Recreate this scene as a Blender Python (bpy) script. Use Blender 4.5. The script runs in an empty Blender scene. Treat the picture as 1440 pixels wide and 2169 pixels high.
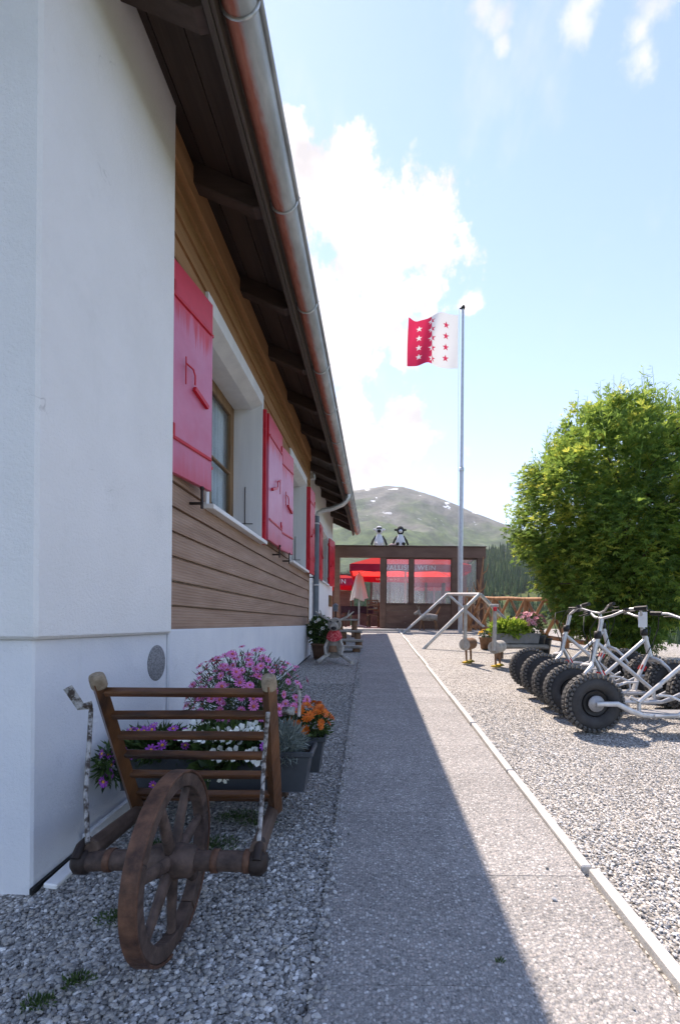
import bpy, bmesh, math, random
import numpy as np
from mathutils import Vector, Matrix, Euler
R = math.radians
random.seed(7)
scene = bpy.context.scene
COL = scene.collection

# ------------------------------------------------------------------ camera, sky, sun, exposure
F, CX, HY, H, SL = 964.0, 780.0, 1320.0, 1.10, 0.0674     # focal (px of 1440 wide), vanishing point, eye height, yard slope
cam_d = bpy.data.cameras.new('camera')
cam = bpy.data.objects.new('camera', cam_d); COL.objects.link(cam)
cam.location = (0, 0, H)
cam.rotation_euler = (R(90), R(-0.5), 0)
cam_d.sensor_fit = 'VERTICAL'; cam_d.sensor_height = 36; cam_d.sensor_width = 24
cam_d.lens = 16.0
cam_d.shift_x = -(CX - 720) / 2169; cam_d.shift_y = (HY - 1084.5) / 2169
cam_d.clip_start = 0.02; cam_d.clip_end = 20000
scene.camera = cam

SUN_FROM = Vector((-0.248, 0.60, 1.0)).normalized()
sun_el = math.asin(SUN_FROM.z); sun_az = math.atan2(SUN_FROM.x, SUN_FROM.y)
sd = bpy.data.lights.new('sun', 'SUN'); sd.energy = 3.3; sd.angle = R(0.5); sd.color = (1.0, 0.95, 0.87)
sun = bpy.data.objects.new('sun', sd); COL.objects.link(sun)
sun.rotation_euler = (-SUN_FROM).to_track_quat('-Z', 'Y').to_euler()

world = bpy.data.worlds.new('World'); scene.world = world; world.use_nodes = True
SKY_STRENGTH = 0.14
def build_world():
    nt = world.node_tree; N = nt.nodes; L = nt.links; N.clear()
    out = N.new('ShaderNodeOutputWorld'); bg = N.new('ShaderNodeBackground'); bg.inputs[1].default_value = SKY_STRENGTH
    sky = N.new('ShaderNodeTexSky'); sky.sky_type = 'NISHITA'; sky.sun_disc = False
    sky.sun_elevation = sun_el; sky.sun_rotation = sun_az
    sky.altitude = 1500; sky.air_density = 1.0; sky.dust_density = 0.15; sky.ozone_density = 2.0
    tc = N.new('ShaderNodeTexCoord')
    def math_(op, a, b=None, c=None):
        n = N.new('ShaderNodeMath'); n.operation = op
        for i, v in enumerate((a, b, c)):
            if v is None: continue
            if isinstance(v, (int, float)): n.inputs[i].default_value = v
            else: L.new(v, n.inputs[i])
        return n.outputs[0]
    # the cumulus bank: soft lobes at fixed directions of the sky, broken up by fractal noise
    lobes = [(600,300,60),(640,390,95),(735,340,80),(720,470,125),(820,500,105),(890,520,85),(800,640,120),(900,620,80),
             (700,640,110),(745,760,75),(690,760,95),(850,720,55),(735,870,95),(820,920,90),(880,925,75),(860,880,60),(760,980,75),(700,930,80),
             (620,560,100),(560,420,90),(540,640,120),(600,800,120),(420,520,150),(985,640,26),(560,950,160),(300,800,200)]
    best = None
    for px, py, r in lobes:
        v = Vector(((px-CX)/F, 1.0, (HY-py)/F)); dist = v.length; v.normalize()
        d = N.new('ShaderNodeVectorMath'); d.operation = 'DISTANCE'; L.new(tc.outputs['Generated'], d.inputs[0]); d.inputs[1].default_value = v
        w = math_('MULTIPLY_ADD', d.outputs['Value'], -dist*F/r*0.92, 1.0)
        best = w if best is None else math_('SMOOTH_MAX', best, w, 0.25)
    nz = N.new('ShaderNodeTexNoise'); nz.inputs['Scale'].default_value = 11.0; nz.inputs['Detail'].default_value = 7; nz.inputs['Roughness'].default_value = 0.66
    L.new(tc.outputs['Generated'], nz.inputs['Vector'])
    n1 = math_('MULTIPLY_ADD', nz.outputs[0], 4.2, -2.1)
    fld = math_('ADD', best, n1)
    mr = N.new('ShaderNodeMapRange'); mr.interpolation_type = 'SMOOTHSTEP'; mr.inputs[1].default_value = 0.05; mr.inputs[2].default_value = 0.65
    L.new(fld, mr.inputs[0])
    # thin high wisps over the whole dome
    mp = N.new('ShaderNodeMapping'); mp.inputs['Scale'].default_value = (5.0, 2.2, 3.2); mp.inputs['Location'].default_value = (3.3, 0.9, 1.4); L.new(tc.outputs['Generated'], mp.inputs[0])
    nw = N.new('ShaderNodeTexNoise'); nw.inputs['Scale'].default_value = 1.7; nw.inputs['Detail'].default_value = 8; nw.inputs['Roughness'].default_value = 0.6
    L.new(mp.outputs[0], nw.inputs['Vector'])
    wr = N.new('ShaderNodeMapRange'); wr.interpolation_type = 'SMOOTHSTEP'; wr.inputs[1].default_value = 0.56; wr.inputs[2].default_value = 0.76; wr.inputs[4].default_value = 0.7
    L.new(nw.outputs[0], wr.inputs[0])
    wis = []
    for px, py, r in [(1345,60,34),(1350,115,36),(1370,10,40),(1215,30,34),(1232,5,30),(1010,20,28),(1050,40,26),(1055,90,18)]:
        v = Vector(((px-CX)/F, 1.0, (HY-py)/F)); dist = v.length; v.normalize()
        d = N.new('ShaderNodeVectorMath'); d.operation = 'DISTANCE'; L.new(tc.outputs['Generated'], d.inputs[0]); d.inputs[1].default_value = v
        wis.append(math_('MULTIPLY_ADD', d.outputs['Value'], -dist*F/r*0.8, 1.0))
    b2 = wis[0]
    for w in wis[1:]: b2 = math_('SMOOTH_MAX', b2, w, 0.2)
    f2 = math_('ADD', b2, n1)
    m2 = N.new('ShaderNodeMapRange'); m2.interpolation_type = 'SMOOTHSTEP'; m2.inputs[1].default_value = -0.1; m2.inputs[2].default_value = 1.1; m2.inputs[4].default_value = 0.6
    L.new(f2, m2.inputs[0])
    cov = math_('MAXIMUM', math_('MAXIMUM', mr.outputs[0], m2.outputs[0]), math_('MULTIPLY', wr.outputs[0], 0.25))
    # cloud shading: thick cores a touch greyer than the lit rims
    nb = N.new('ShaderNodeTexNoise'); nb.inputs['Scale'].default_value = 14.0; nb.inputs['Detail'].default_value = 7
    L.new(tc.outputs['Generated'], nb.inputs['Vector'])
    cr = N.new('ShaderNodeValToRGB'); L.new(nb.outputs[0], cr.inputs[0])
    cr.color_ramp.elements[0].position = 0.3; cr.color_ramp.elements[0].color = (2.1, 2.22, 2.42, 1)
    cr.color_ramp.elements[1].position = 0.58; cr.color_ramp.elements[1].color = (3.15, 3.2, 3.3, 1)
    mx = N.new('ShaderNodeMix'); mx.data_type = 'RGBA'; L.new(cov, mx.inputs[0]); L.new(sky.outputs[0], mx.inputs[6]); L.new(cr.outputs[0], mx.inputs[7])
    L.new(mx.outputs[2], bg.inputs[0]); L.new(bg.outputs[0], out.inputs[0])
build_world()
scene.view_settings.view_transform = 'Standard'; scene.view_settings.look = 'None'
scene.view_settings.gamma = 1.0; scene.view_settings.use_curve_mapping = False
scene.view_settings.exposure = 1.5
scene.view_settings.use_white_balance = True; scene.view_settings.white_balance_temperature = 7300; scene.view_settings.white_balance_tint = 18
scene.render.engine = 'CYCLES'
scene.cycles.use_denoising = True
scene.cycles.max_bounces = 6; scene.cycles.diffuse_bounces = 4; scene.cycles.glossy_bounces = 3
scene.cycles.transparent_max_bounces = 12; scene.cycles.transmission_bounces = 6; scene.cycles.volume_bounces = 0
scene.cycles.caustics_reflective = False; scene.cycles.caustics_refractive = False

# ------------------------------------------------------------------ helpers
def gz(y): return SL * min(y, 14.2)                       # the yard climbs away from the viewer, the terrace is level
def P(px, py, d): return Vector(((px-CX)/F*d, d, H + (HY-py)/F*d))
def G(px, py):
    d = F*H/(py - 1255.0)
    return Vector(((px-CX)/F*d, d, gz(d)))

class MB:
    """collects faces of one mesh"""
    def __init__(s): s.v=[]; s.f=[]; s.m=[]; s.s=[]
    def add(s, vs, fs, m=0, sm=False):
        o=len(s.v); s.v += [tuple(v) for v in vs]
        for f in fs: s.f.append(tuple(i+o for i in f)); s.m.append(m); s.s.append(sm)
    def box(s, c, size, rot=None, m=0, taper=None):
        x,y,z=(k/2 for k in size); M = rot if rot is not None else Matrix.Identity(3)
        if isinstance(M, (tuple,list)): M = Euler(M).to_matrix()
        t = taper or 1.0
        q=[(-x*t,-y*t,-z),(x*t,-y*t,-z),(x*t,y*t,-z),(-x*t,y*t,-z),(-x,-y,z),(x,-y,z),(x,y,z),(-x,y,z)]
        c=Vector(c)
        s.add([c+M@Vector(p) for p in q],[(0,3,2,1),(4,5,6,7),(0,1,5,4),(1,2,6,5),(2,3,7,6),(3,0,4,7)],m)
    def bb(s, x0,x1,y0,y1,z0,z1,m=0): s.box(((x0+x1)/2,(y0+y1)/2,(z0+z1)/2),(abs(x1-x0),abs(y1-y0),abs(z1-z0)),m=m)
    def rings(s, rings, m=0, caps=True, sm=True, closed=False):
        n=len(rings[0]); vs=[p for r in rings for p in r]; fs=[]
        K=len(rings); last = K if closed else K-1
        for k in range(last):
            a=k*n; b=((k+1)%K)*n
            for i in range(n): j=(i+1)%n; fs.append((a+i,a+j,b+j,b+i))
        s.add(vs,fs,m,sm)
        if caps and not closed:
            s.add(rings[0],[tuple(range(n))[::-1]],m); s.add(rings[-1],[tuple(range(n))],m)
    def tube(s, pts, r, n=8, m=0, closed=False, sm=True, sq=(1,1)):
        pts=[Vector(p) for p in pts]; K=len(pts)
        rs = r if isinstance(r,(list,tuple)) else [r]*K
        T=[]
        for i in range(K):
            a=pts[(i-1)%K] if (closed or i>0) else pts[i]; b=pts[(i+1)%K] if (closed or i<K-1) else pts[i]
            T.append((b-a).normalized())
        up=Vector((0,0,1)) if abs(T[0].z)<.9 else Vector((0,1,0))
        u=T[0].cross(up).normalized(); rr=[]
        for i in range(K):
            u=(u-T[i]*u.dot(T[i])).normalized(); w=T[i].cross(u)
            rr.append([pts[i]+(u*math.cos(2*math.pi*k/n)*sq[0]+w*math.sin(2*math.pi*k/n)*sq[1])*rs[i] for k in range(n)])
        s.rings(rr,m,True,sm,closed)
    def cyl(s, p0, p1, r0, r1=None, n=12, m=0, sm=True): s.tube([p0,p1],[r0,r0 if r1 is None else r1],n,m,sm=sm)
    def lathe(s, prof, c=(0,0,0), axis='Z', n=24, m=0, closed=False, sm=True):
        c=Vector(c); rr=[]
        for k in range(n):
            a=2*math.pi*k/n; ring=[]
            for r,h in prof:
                p={'Z':(r*math.cos(a),r*math.sin(a),h),'X':(h,r*math.cos(a),r*math.sin(a)),'Y':(r*math.sin(a),h,r*math.cos(a))}[axis]
                ring.append(c+Vector(p))
            rr.append(ring)
        n2=len(prof); fs=[]; vs=[p for r in rr for p in r]
        for k in range(n):
            a=k*n2; b=((k+1)%n)*n2
            for i in range(n2 if closed else n2-1):
                j=(i+1)%n2; fs.append((a+i,b+i,b+j,a+j))
        s.add(vs,fs,m,sm)
    def sph(s, c, r, nu=12, nv=8, m=0, rot=None, jit=0):
        if not isinstance(r,(tuple,list)): r=(r,r,r)
        M=Euler(rot).to_matrix() if rot else Matrix.Identity(3); c=Vector(c)
        prof=[]; vs=[]; fs=[]
        for j in range(nv+1):
            t=math.pi*j/nv
            for i in range(nu):
                a=2*math.pi*i/nu; k=1+(random.uniform(-jit,jit) if jit else 0)
                vs.append(c+M@Vector((r[0]*math.sin(t)*math.cos(a)*k,r[1]*math.sin(t)*math.sin(a)*k,r[2]*math.cos(t)*k)))
        for j in range(nv):
            for i in range(nu): fs.append((j*nu+i,(j+1)*nu+i,(j+1)*nu+(i+1)%nu,j*nu+(i+1)%nu))
        s.add(vs,fs,m,True)
    def prism(s, poly, t, frame=Matrix.Identity(4), m=0):
        n=len(poly); a=[frame@Vector((x,y,-t/2)) for x,y in poly]; b=[frame@Vector((x,y,t/2)) for x,y in poly]
        s.add(a+b,[tuple(range(n))[::-1],tuple(range(n,2*n))]+[(i,(i+1)%n,n+(i+1)%n,n+i) for i in range(n)],m)
    def build(s, name, mats, parent=None, bevel=0, seg=1):
        me=bpy.data.meshes.new(name)
        o0 = ORG.get(parent.name, Vector()) if parent else Vector()
        me.from_pydata([tuple(Vector(v)-o0) for v in s.v],[],s.f)
        if not isinstance(mats,(list,tuple)): mats=[mats]
        for m in mats: me.materials.append(m)
        me.polygons.foreach_set('material_index', s.m); me.polygons.foreach_set('use_smooth', s.s)
        if bevel:
            bm=bmesh.new(); bm.from_mesh(me)
            bmesh.ops.remove_doubles(bm, verts=bm.verts, dist=1e-5)
            ed=[e for e in bm.edges if len(e.link_faces)==2 and e.calc_face_angle(0)>.5]
            bmesh.ops.bevel(bm, geom=ed, offset=bevel, segments=seg, affect='EDGES', profile=.5)
            bm.normal_update(); bm.to_mesh(me); bm.free()
        return link(name, me, parent)
ORG={}
def link(name, me, parent=None):
    o=bpy.data.objects.new(name, me); COL.objects.link(o)
    if parent: o.parent=parent; ORG[o.name]=ORG.get(parent.name, Vector())
    else: ORG[o.name]=Vector()
    return o
def empty(name, loc=(0,0,0), rz=0, parent=None):
    o=bpy.data.objects.new(name,None); COL.objects.link(o); o.empty_display_size=.1
    o.location=loc; o.rotation_euler=(0,0,rz); ORG[o.name]=Vector(loc) if not rz else Vector()
    if parent: o.parent=parent
    return o
def tag(o,label=None,cat=None,group=None,kind=None):
    if label: o['label']=label
    if cat: o['category']=cat
    if group: o['group']=group
    if kind: o['kind']=kind
    return o
def thing(name,label,cat,loc=(0,0,0),rz=0,group=None): return tag(empty(name,loc,rz),label,cat,group)
def copy_tree(o,parent=None):
    c=o.copy(); COL.objects.link(c); c.parent=parent
    for ch in list(o.children): copy_tree(ch,c)
    return c
def np_mesh(name, V, Fq, mats, parent=None, attr=None, smooth=False, mi=None):
    """V (n,3), Fq (m,k) faces of one size, fast"""
    me=bpy.data.meshes.new(name); n=len(V); m,k=Fq.shape
    o0=ORG.get(parent.name,Vector()) if parent else Vector()
    me.vertices.add(n); me.vertices.foreach_set('co',(np.asarray(V,float)-np.array(o0)).astype('f').ravel())
    me.loops.add(m*k); me.loops.foreach_set('vertex_index',Fq.astype('i').ravel())
    me.polygons.add(m); me.polygons.foreach_set('loop_start',np.arange(0,m*k,k,dtype='i')); 
    me.polygons.foreach_set('use_smooth',np.full(m,smooth))
    if not isinstance(mats,(list,tuple)): mats=[mats]
    for q in mats: me.materials.append(q)
    if mi is not None: me.polygons.foreach_set('material_index',np.asarray(mi,dtype='i'))
    if attr is not None:
        a=me.attributes.new('tint','FLOAT','POINT'); a.data.foreach_set('value',np.asarray(attr,'f'))
    me.update(calc_edges=True)
    return link(name,me,parent)

# ------------------------------------------------------------------ materials (all procedural)
class NT:
    def __init__(s,name):
        s.m=bpy.data.materials.new(name); s.m.use_nodes=True; s.N=s.m.node_tree.nodes; s.L=s.m.node_tree.links
        s.b=s.N['Principled BSDF']
    def n(s,t,**kw):
        x=s.N.new('ShaderNode'+t)
        for k,v in kw.items():
            if k.startswith('i_'): x.inputs[k[2:].replace('_',' ')].default_value=v
            else: setattr(x,k,v)
        return x
    def l(s,a,b): s.L.new(a,b)
    def vec(s,stretch=(1,1,1),rnd=True,rot=(0,0,0)):
        tc=s.n('TexCoord'); mp=s.n('Mapping'); mp.inputs['Scale'].default_value=stretch; mp.inputs['Rotation'].default_value=rot
        src=tc.outputs['Object']
        if rnd:
            oi=s.n('ObjectInfo'); vm=s.n('VectorMath',operation='MULTIPLY_ADD'); s.l(oi.outputs['Random'],vm.inputs[0]); vm.inputs[1].default_value=(17,29,41); s.l(src,vm.inputs[2]); src=vm.outputs[0]
        s.l(src,mp.inputs[0]); return mp.outputs[0]
    def noise(s,v,scale,detail=6,rough=.6):
        x=s.n('TexNoise'); x.inputs['Scale'].default_value=scale; x.inputs['Detail'].default_value=detail; x.inputs['Roughness'].default_value=rough; s.l(v,x.inputs['Vector']); return x.outputs[0]
    def ramp(s,f,stops):
        r=s.n('ValToRGB'); e=r.color_ramp.elements
        while len(e)<len(stops): e.new(.5)
        for k,(p,c) in zip(e,stops): k.position=p; k.color=(*c,1) if len(c)==3 else c
        s.l(f,r.inputs[0]); return r.outputs[0]
    def mix(s,f,a,b,blend='MIX'):
        x=s.n('Mix',data_type='RGBA',blend_type=blend)
        for i,v in ((0,f),(6,a),(7,b)):
            if isinstance(v,(int,float)): x.inputs[i].default_value=v
            elif isinstance(v,tuple): x.inputs[i].default_value=(*v,1)
            else: s.l(v,x.inputs[i])
        return x.outputs[2]
    def math(s,op,a,b=None,c=None,clamp=False):
        x=s.n('Math',operation=op,use_clamp=clamp)
        for i,v in enumerate((a,b,c)):
            if v is None: continue
            if isinstance(v,(int,float)): x.inputs[i].default_value=v
            else: s.l(v,x.inputs[i])
        return x.outputs[0]
    def bump(s,h,strength,dist=.01,prev=None):
        x=s.n('Bump'); x.inputs['Strength'].default_value=strength; x.inputs['Distance'].default_value=dist; s.l(h,x.inputs['Height'])
        if prev is not None: s.l(prev,x.inputs['Normal'])
        return x.outputs[0]
    def out(s,color=None,rough=.7,metal=0,normal=None,spec=.3,coat=0,trans=None):
        b=s.b
        if color is not None:
            if isinstance(color,tuple): b.inputs['Base Color'].default_value=(*color,1)
            else: s.l(color,b.inputs['Base Color'])
        if isinstance(rough,(int,float)): b.inputs['Roughness'].default_value=rough
        else: s.l(rough,b.inputs['Roughness'])
        b.inputs['Metallic'].default_value=metal; b.inputs['Specular IOR Level'].default_value=spec; b.inputs['Coat Weight'].default_value=coat
        if normal is not None: s.l(normal,b.inputs['Normal'])
        if trans: b.inputs['Transmission Weight'].default_value=trans
        return s.m
def mat(name,c1,c2=None,scale=8,rough=.75,metal=0,bump=.25,bscale=None,stretch=(1,1,1),spec=.3,lo=.35,hi=.65,dist=.006,coat=0,detail=6):
    t=NT(name); v=t.vec(stretch); c2=c2 or tuple(min(1,k*1.25) for k in c1)
    f=t.noise(v,scale,detail); col=t.ramp(f,[(lo,c1),(hi,c2)])
    nb=t.noise(v,bscale or scale*4,5); nrm=t.bump(nb,bump,dist) if bump else None
    rg=t.math('MULTIPLY_ADD',nb,.25,rough-.12)
    return t.out(col,rg,metal,nrm,spec,coat)
def leafmat(name,stops,rough=.5,trans=.25,spec=.35):
    """per-leaf tint from the mesh attribute, with light passing through the blade"""
    t=NT(name); a=t.n('Attribute',attribute_name='tint'); col=t.ramp(a.outputs['Fac'],stops)
    t.out(col,rough,0,None,spec)
    tr=t.n('BsdfTranslucent'); hs=t.n('HueSaturation'); hs.inputs['Value'].default_value=1.5; hs.inputs['Hue'].default_value=.485; t.l(col,hs.inputs['Color']); t.l(hs.outputs[0],tr.inputs[0])
    ms=t.n('MixShader'); ms.inputs[0].default_value=trans; t.l(t.b.outputs[0],ms.inputs[1]); t.l(tr.outputs[0],ms.inputs[2])
    t.l(ms.outputs[0],t.N['Material Output'].inputs[0]); return t.m
M={}
def render_mat(name,c1,c2,sc=3.0,b=.35,dirt=.25):
    t=NT(name); v=t.vec(rnd=False); f=t.noise(v,sc,7); g=t.noise(v,260,4); g2=t.noise(v,70,4)
    col=t.ramp(f,[(.3,c1),(.7,c2)])
    bl=t.noise(v,5.5,8,.7); k=t.n('MapRange'); k.inputs[1].default_value=.56; k.inputs[2].default_value=.72; t.l(bl,k.inputs[0])
    col=t.mix(t.math('MULTIPLY',k.outputs[0],dirt),col,tuple(q*.72 for q in c1))
    vs=t.vec((1,1,.14),False); dr=t.n('MapRange'); dr.inputs[1].default_value=.60; dr.inputs[2].default_value=.78; t.l(t.noise(vs,9,6),dr.inputs[0]); col=t.mix(t.math('MULTIPLY',dr.outputs[0],dirt*.7),col,(.52,.51,.47))
    cv=t.n('TexVoronoi',feature='DISTANCE_TO_EDGE'); cv.inputs['Scale'].default_value=1.1; nd=t.n('TexNoise'); nd.inputs['Scale'].default_value=5; t.l(v,nd.inputs['Vector']); vm=t.n('VectorMath',operation='MULTIPLY_ADD'); t.l(nd.outputs['Color'],vm.inputs[0]); vm.inputs[1].default_value=(.35,.35,.35); t.l(v,vm.inputs[2]); t.l(vm.outputs[0],cv.inputs['Vector'])
    ck=t.n('MapRange'); ck.inputs[1].default_value=.0035; ck.inputs[2].default_value=.001; t.l(cv.outputs['Distance'],ck.inputs[0]); col=t.mix(t.math('MULTIPLY',t.math('MULTIPLY',ck.outputs[0],k.outputs[0]),.5),col,(.3,.29,.28))
    h=t.math('ADD',g,t.math('MULTIPLY',g2,1.4)); return t.out(col,.9,0,t.bump(h,b,.005),.15)
M['stucco']=render_mat('white_render',(.81,.80,.78),(.86,.85,.835),3.0,.8,.14)
M['plinth']=render_mat('plinth_paint',(.64,.66,.70),(.74,.75,.77),2.2,.5,.25)
def cladding(name,c1,c2,c3):
    t=NT(name); v=t.vec((1,.12,1)); v2=t.vec((1,1,1),False)
    f=t.noise(v,14,8); col=t.ramp(f,[(.3,c1),(.5,c2),(.72,c3)])
    f2=t.noise(v2,.9,4); col=t.mix(t.math('MULTIPLY',f2,.55),col,tuple(k*.75 for k in c2))
    w=t.n('TexWave',wave_type='BANDS',bands_direction='Z'); w.inputs['Scale'].default_value=16; w.inputs['Distortion'].default_value=.05; t.l(v2,w.inputs['Vector'])
    col=t.mix(t.math('MULTIPLY',w.outputs['Fac'],.18),col,tuple(k*.5 for k in c1))
    n1=t.bump(w.outputs['Fac'],.5,.004); n2=t.bump(t.noise(v,60,5),.3,.003,n1)
    return t.out(col,.72,0,n2,.25)
M['clad']=cladding('cladding_weathered',(.275,.168,.115),(.37,.238,.168),(.47,.32,.24))
M['clad_up']=cladding('cladding_sheltered',(.28,.142,.062),(.38,.20,.092),(.49,.275,.14))
M['soffit']=mat('dark_stained_timber',(.036,.025,.021),(.070,.048,.038),5,.7,bump=.4,bscale=50,stretch=(1,.08,1))
M['rafter']=mat('rafter_timber',(.042,.028,.023),(.080,.055,.046),6,.65,bump=.4,bscale=40,stretch=(.15,1,1))
M['fascia']=mat('fascia_board',(.075,.06,.052),(.12,.10,.088),5,.7,bump=.3,bscale=50,stretch=(1,.06,1))
M['roof']=mat('roof_tile',(.09,.05,.038),(.15,.08,.06),4,.85)
def gutter_mat():
    t=NT('gutter_zinc'); v=t.vec((1,.35,1),False); f=t.noise(v,9,8); zn=t.ramp(f,[(.3,(.30,.325,.335)),(.5,(.42,.45,.46)),(.7,(.56,.59,.60))])
    tc=t.n('TexCoord'); sx=t.n('SeparateXYZ'); t.l(tc.outputs['UV'],sx.inputs[0])
    g=t.noise(v,22,6); k=t.math('MULTIPLY_ADD',g,.5,t.math('MULTIPLY_ADD',sx.outputs['X'],-2.8,1.36))
    k=t.math('MULTIPLY',k,2.6,clamp=True)
    rust=t.ramp(t.noise(v,30,6),[(.3,(.36,.105,.065)),(.7,(.52,.22,.15))])
    col=t.mix(k,zn,rust); return t.out(col,.52,.15,t.bump(g,.2,.003),.4)
M['gutter']=gutter_mat()
M['zinc']=mat('galvanised_steel',(.42,.43,.43),(.58,.59,.59),30,.42,.7,.1)
M['pipe']=mat('downpipe_grey',(.10,.125,.15),(.14,.165,.19),6,.45,.2,.08)
def shutter_mat():
    t=NT('shutter_red_paint'); tc=t.n('TexCoord'); sp=t.n('SeparateXYZ'); t.l(tc.outputs['Object'],sp.inputs[0])
    v=t.vec((1,9,.5)); v1=t.vec((1,1,1)); st=t.noise(v,3.2,5); z=sp.outputs['Z']
    up=t.n('MapRange',interpolation_type='SMOOTHSTEP'); up.inputs[1].default_value=.42; up.inputs[2].default_value=.26; t.l(t.math('MULTIPLY_ADD',st,.5,t.math('SUBTRACT',z,.25)),up.inputs[0])
    lo=t.n('MapRange',interpolation_type='SMOOTHSTEP'); lo.inputs[1].default_value=-.80; lo.inputs[2].default_value=-.45; t.l(t.math('MULTIPLY_ADD',st,-.35,t.math('ADD',z,.17)),lo.inputs[0])
    fade=t.math('MULTIPLY',t.math('MULTIPLY',up.outputs[0],t.math('MULTIPLY_ADD',lo.outputs[0],.75,.25)),t.math('MULTIPLY_ADD',t.noise(v1,5,4),.5,.72,clamp=True))
    red=t.ramp(t.noise(v1,7,5),[(.3,(.50,.010,.022)),(.7,(.60,.018,.034))]); ch=t.ramp(t.noise(v1,6,4),[(.3,(.52,.20,.33)),(.7,(.58,.28,.43))])
    col=t.mix(t.math('MULTIPLY',fade,.62,clamp=True),red,ch)
    return t.out(col,.38,0,t.bump(t.noise(v,30,4),.08,.003),.45)
M['shutter']=shutter_mat()
M['shutter_plain']=mat('red_gloss_paint',(.48,.012,.025),(.60,.025,.04),8,.4,bump=.06)
M['iron_dark']=mat('dark_iron',(.025,.018,.016),(.05,.035,.03),20,.6,.3,.3)
M['white_paint']=mat('white_paint',(.72,.72,.71),(.80,.80,.79),5,.5,bump=.05)
M['jamb']=mat('white_reveal_boards',(.62,.62,.62),(.72,.72,.71),7,.6,bump=.2,bscale=40,stretch=(1,1,.1))
M['frame']=mat('window_wood',(.16,.085,.035),(.26,.15,.07),12,.5,bump=.25,stretch=(1,1,.15))
def glass_mat(name,tint=(.9,.95,.95),alpha=.25,rough=.03):
    t=NT(name); b=t.b; b.inputs['Base Color'].default_value=(*tint,1); b.inputs['Roughness'].default_value=rough; b.inputs['Specular IOR Level'].default_value=.6
    tr=t.n('BsdfTransparent'); tr.inputs[0].default_value=(*tint,1); gl=t.n('BsdfGlossy'); gl.inputs['Roughness'].default_value=rough
    lw=t.n('LayerWeight'); fr_=t.math('MULTIPLY_ADD',t.math('POWER',lw.outputs['Facing'],5.0),.9,.04)
    ms=t.n('MixShader'); t.l(fr_,ms.inputs[0]); t.l(tr.outputs[0],ms.inputs[1]); t.l(gl.outputs[0],ms.inputs[2])
    df=t.n('BsdfDiffuse'); df.inputs[0].default_value=(.75,.77,.8,1); m2=t.n('MixShader'); m2.inputs[0].default_value=alpha; t.l(ms.outputs[0],m2.inputs[1]); t.l(df.outputs[0],m2.inputs[2])
    t.l(m2.outputs[0],t.N['Material Output'].inputs[0]); return t.m
M['glass']=glass_mat('window_glass',(.85,.9,.92),.02)
M['film']=glass_mat('clear_plastic_screen',(.96,.94,.95),.14,.06)
def lace():
    t=NT('lace_curtain'); v=t.vec((1,1,1),False); w=t.n('TexWave'); w.bands_direction='Y'; w.inputs['Scale'].default_value=4; w.inputs['Distortion'].default_value=3; t.l(v,w.inputs[0])
    col=t.ramp(w.outputs['Fac'],[(0,(.55,.57,.60)),(1,(.90,.91,.92))]); return t.out(col,.9)
M['lace']=lace()
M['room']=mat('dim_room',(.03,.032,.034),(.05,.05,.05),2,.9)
M['vent']=mat('grey_vent_mesh',(.16,.16,.165),(.30,.30,.31),130,.8,bump=.8,bscale=180,lo=.42,hi=.58)
# ground materials
def slab_mat():
    t=NT('exposed_aggregate_slab'); v=t.vec((1,1,1))
    vo=t.n('TexVoronoi'); vo.inputs['Scale'].default_value=92; vo.inputs['Randomness'].default_value=1; t.l(v,vo.inputs['Vector'])
    sp=t.n('SeparateColor'); t.l(vo.outputs['Color'],sp.inputs[0])
    peb=t.ramp(sp.outputs[0],[(0,(.085,.085,.085)),(.25,(.20,.195,.19)),(.5,(.32,.31,.298)),(.68,(.40,.35,.325)),(.86,(.46,.45,.435)),(1,(.66,.65,.635))])
    edge=t.n('MapRange'); edge.inputs[1].default_value=.36; edge.inputs[2].default_value=.62; t.l(vo.outputs['Distance'],edge.inputs[0])
    cem=t.ramp(t.noise(v,12,5),[(.3,(.19,.185,.18)),(.7,(.26,.252,.244))])
    col=t.mix(edge.outputs[0],peb,cem)
    v3=t.n('TexVoronoi'); v3.inputs['Scale'].default_value=270; t.l(v,v3.inputs['Vector']); s3=t.n('SeparateColor'); t.l(v3.outputs['Color'],s3.inputs[0]); col=t.mix(.28,col,t.ramp(s3.outputs[1],[(0,(.09,.09,.09)),(.4,(.26,.255,.25)),(.7,(.38,.365,.35)),(1,(.66,.65,.63))]))
    oi=t.n('ObjectInfo'); k=t.math('MULTIPLY_ADD',oi.outputs['Random'],.10,.80)
    big=t.noise(t.vec((1,1,1),False),2.1,5); k=t.math('MULTIPLY',k,t.math('MULTIPLY_ADD',big,.5,.88))
    hv=t.n('HueSaturation'); t.l(k,hv.inputs['Value']); t.l(col,hv.inputs['Color'])
    h=t.math('SUBTRACT',1.0,vo.outputs['Distance']); n1=t.bump(h,.75,.006); n2=t.bump(t.noise(v,300,3),.3,.002,n1)
    return t.out(hv.outputs[0],.8,0,n2,.3)
M['slab']=slab_mat()
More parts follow.
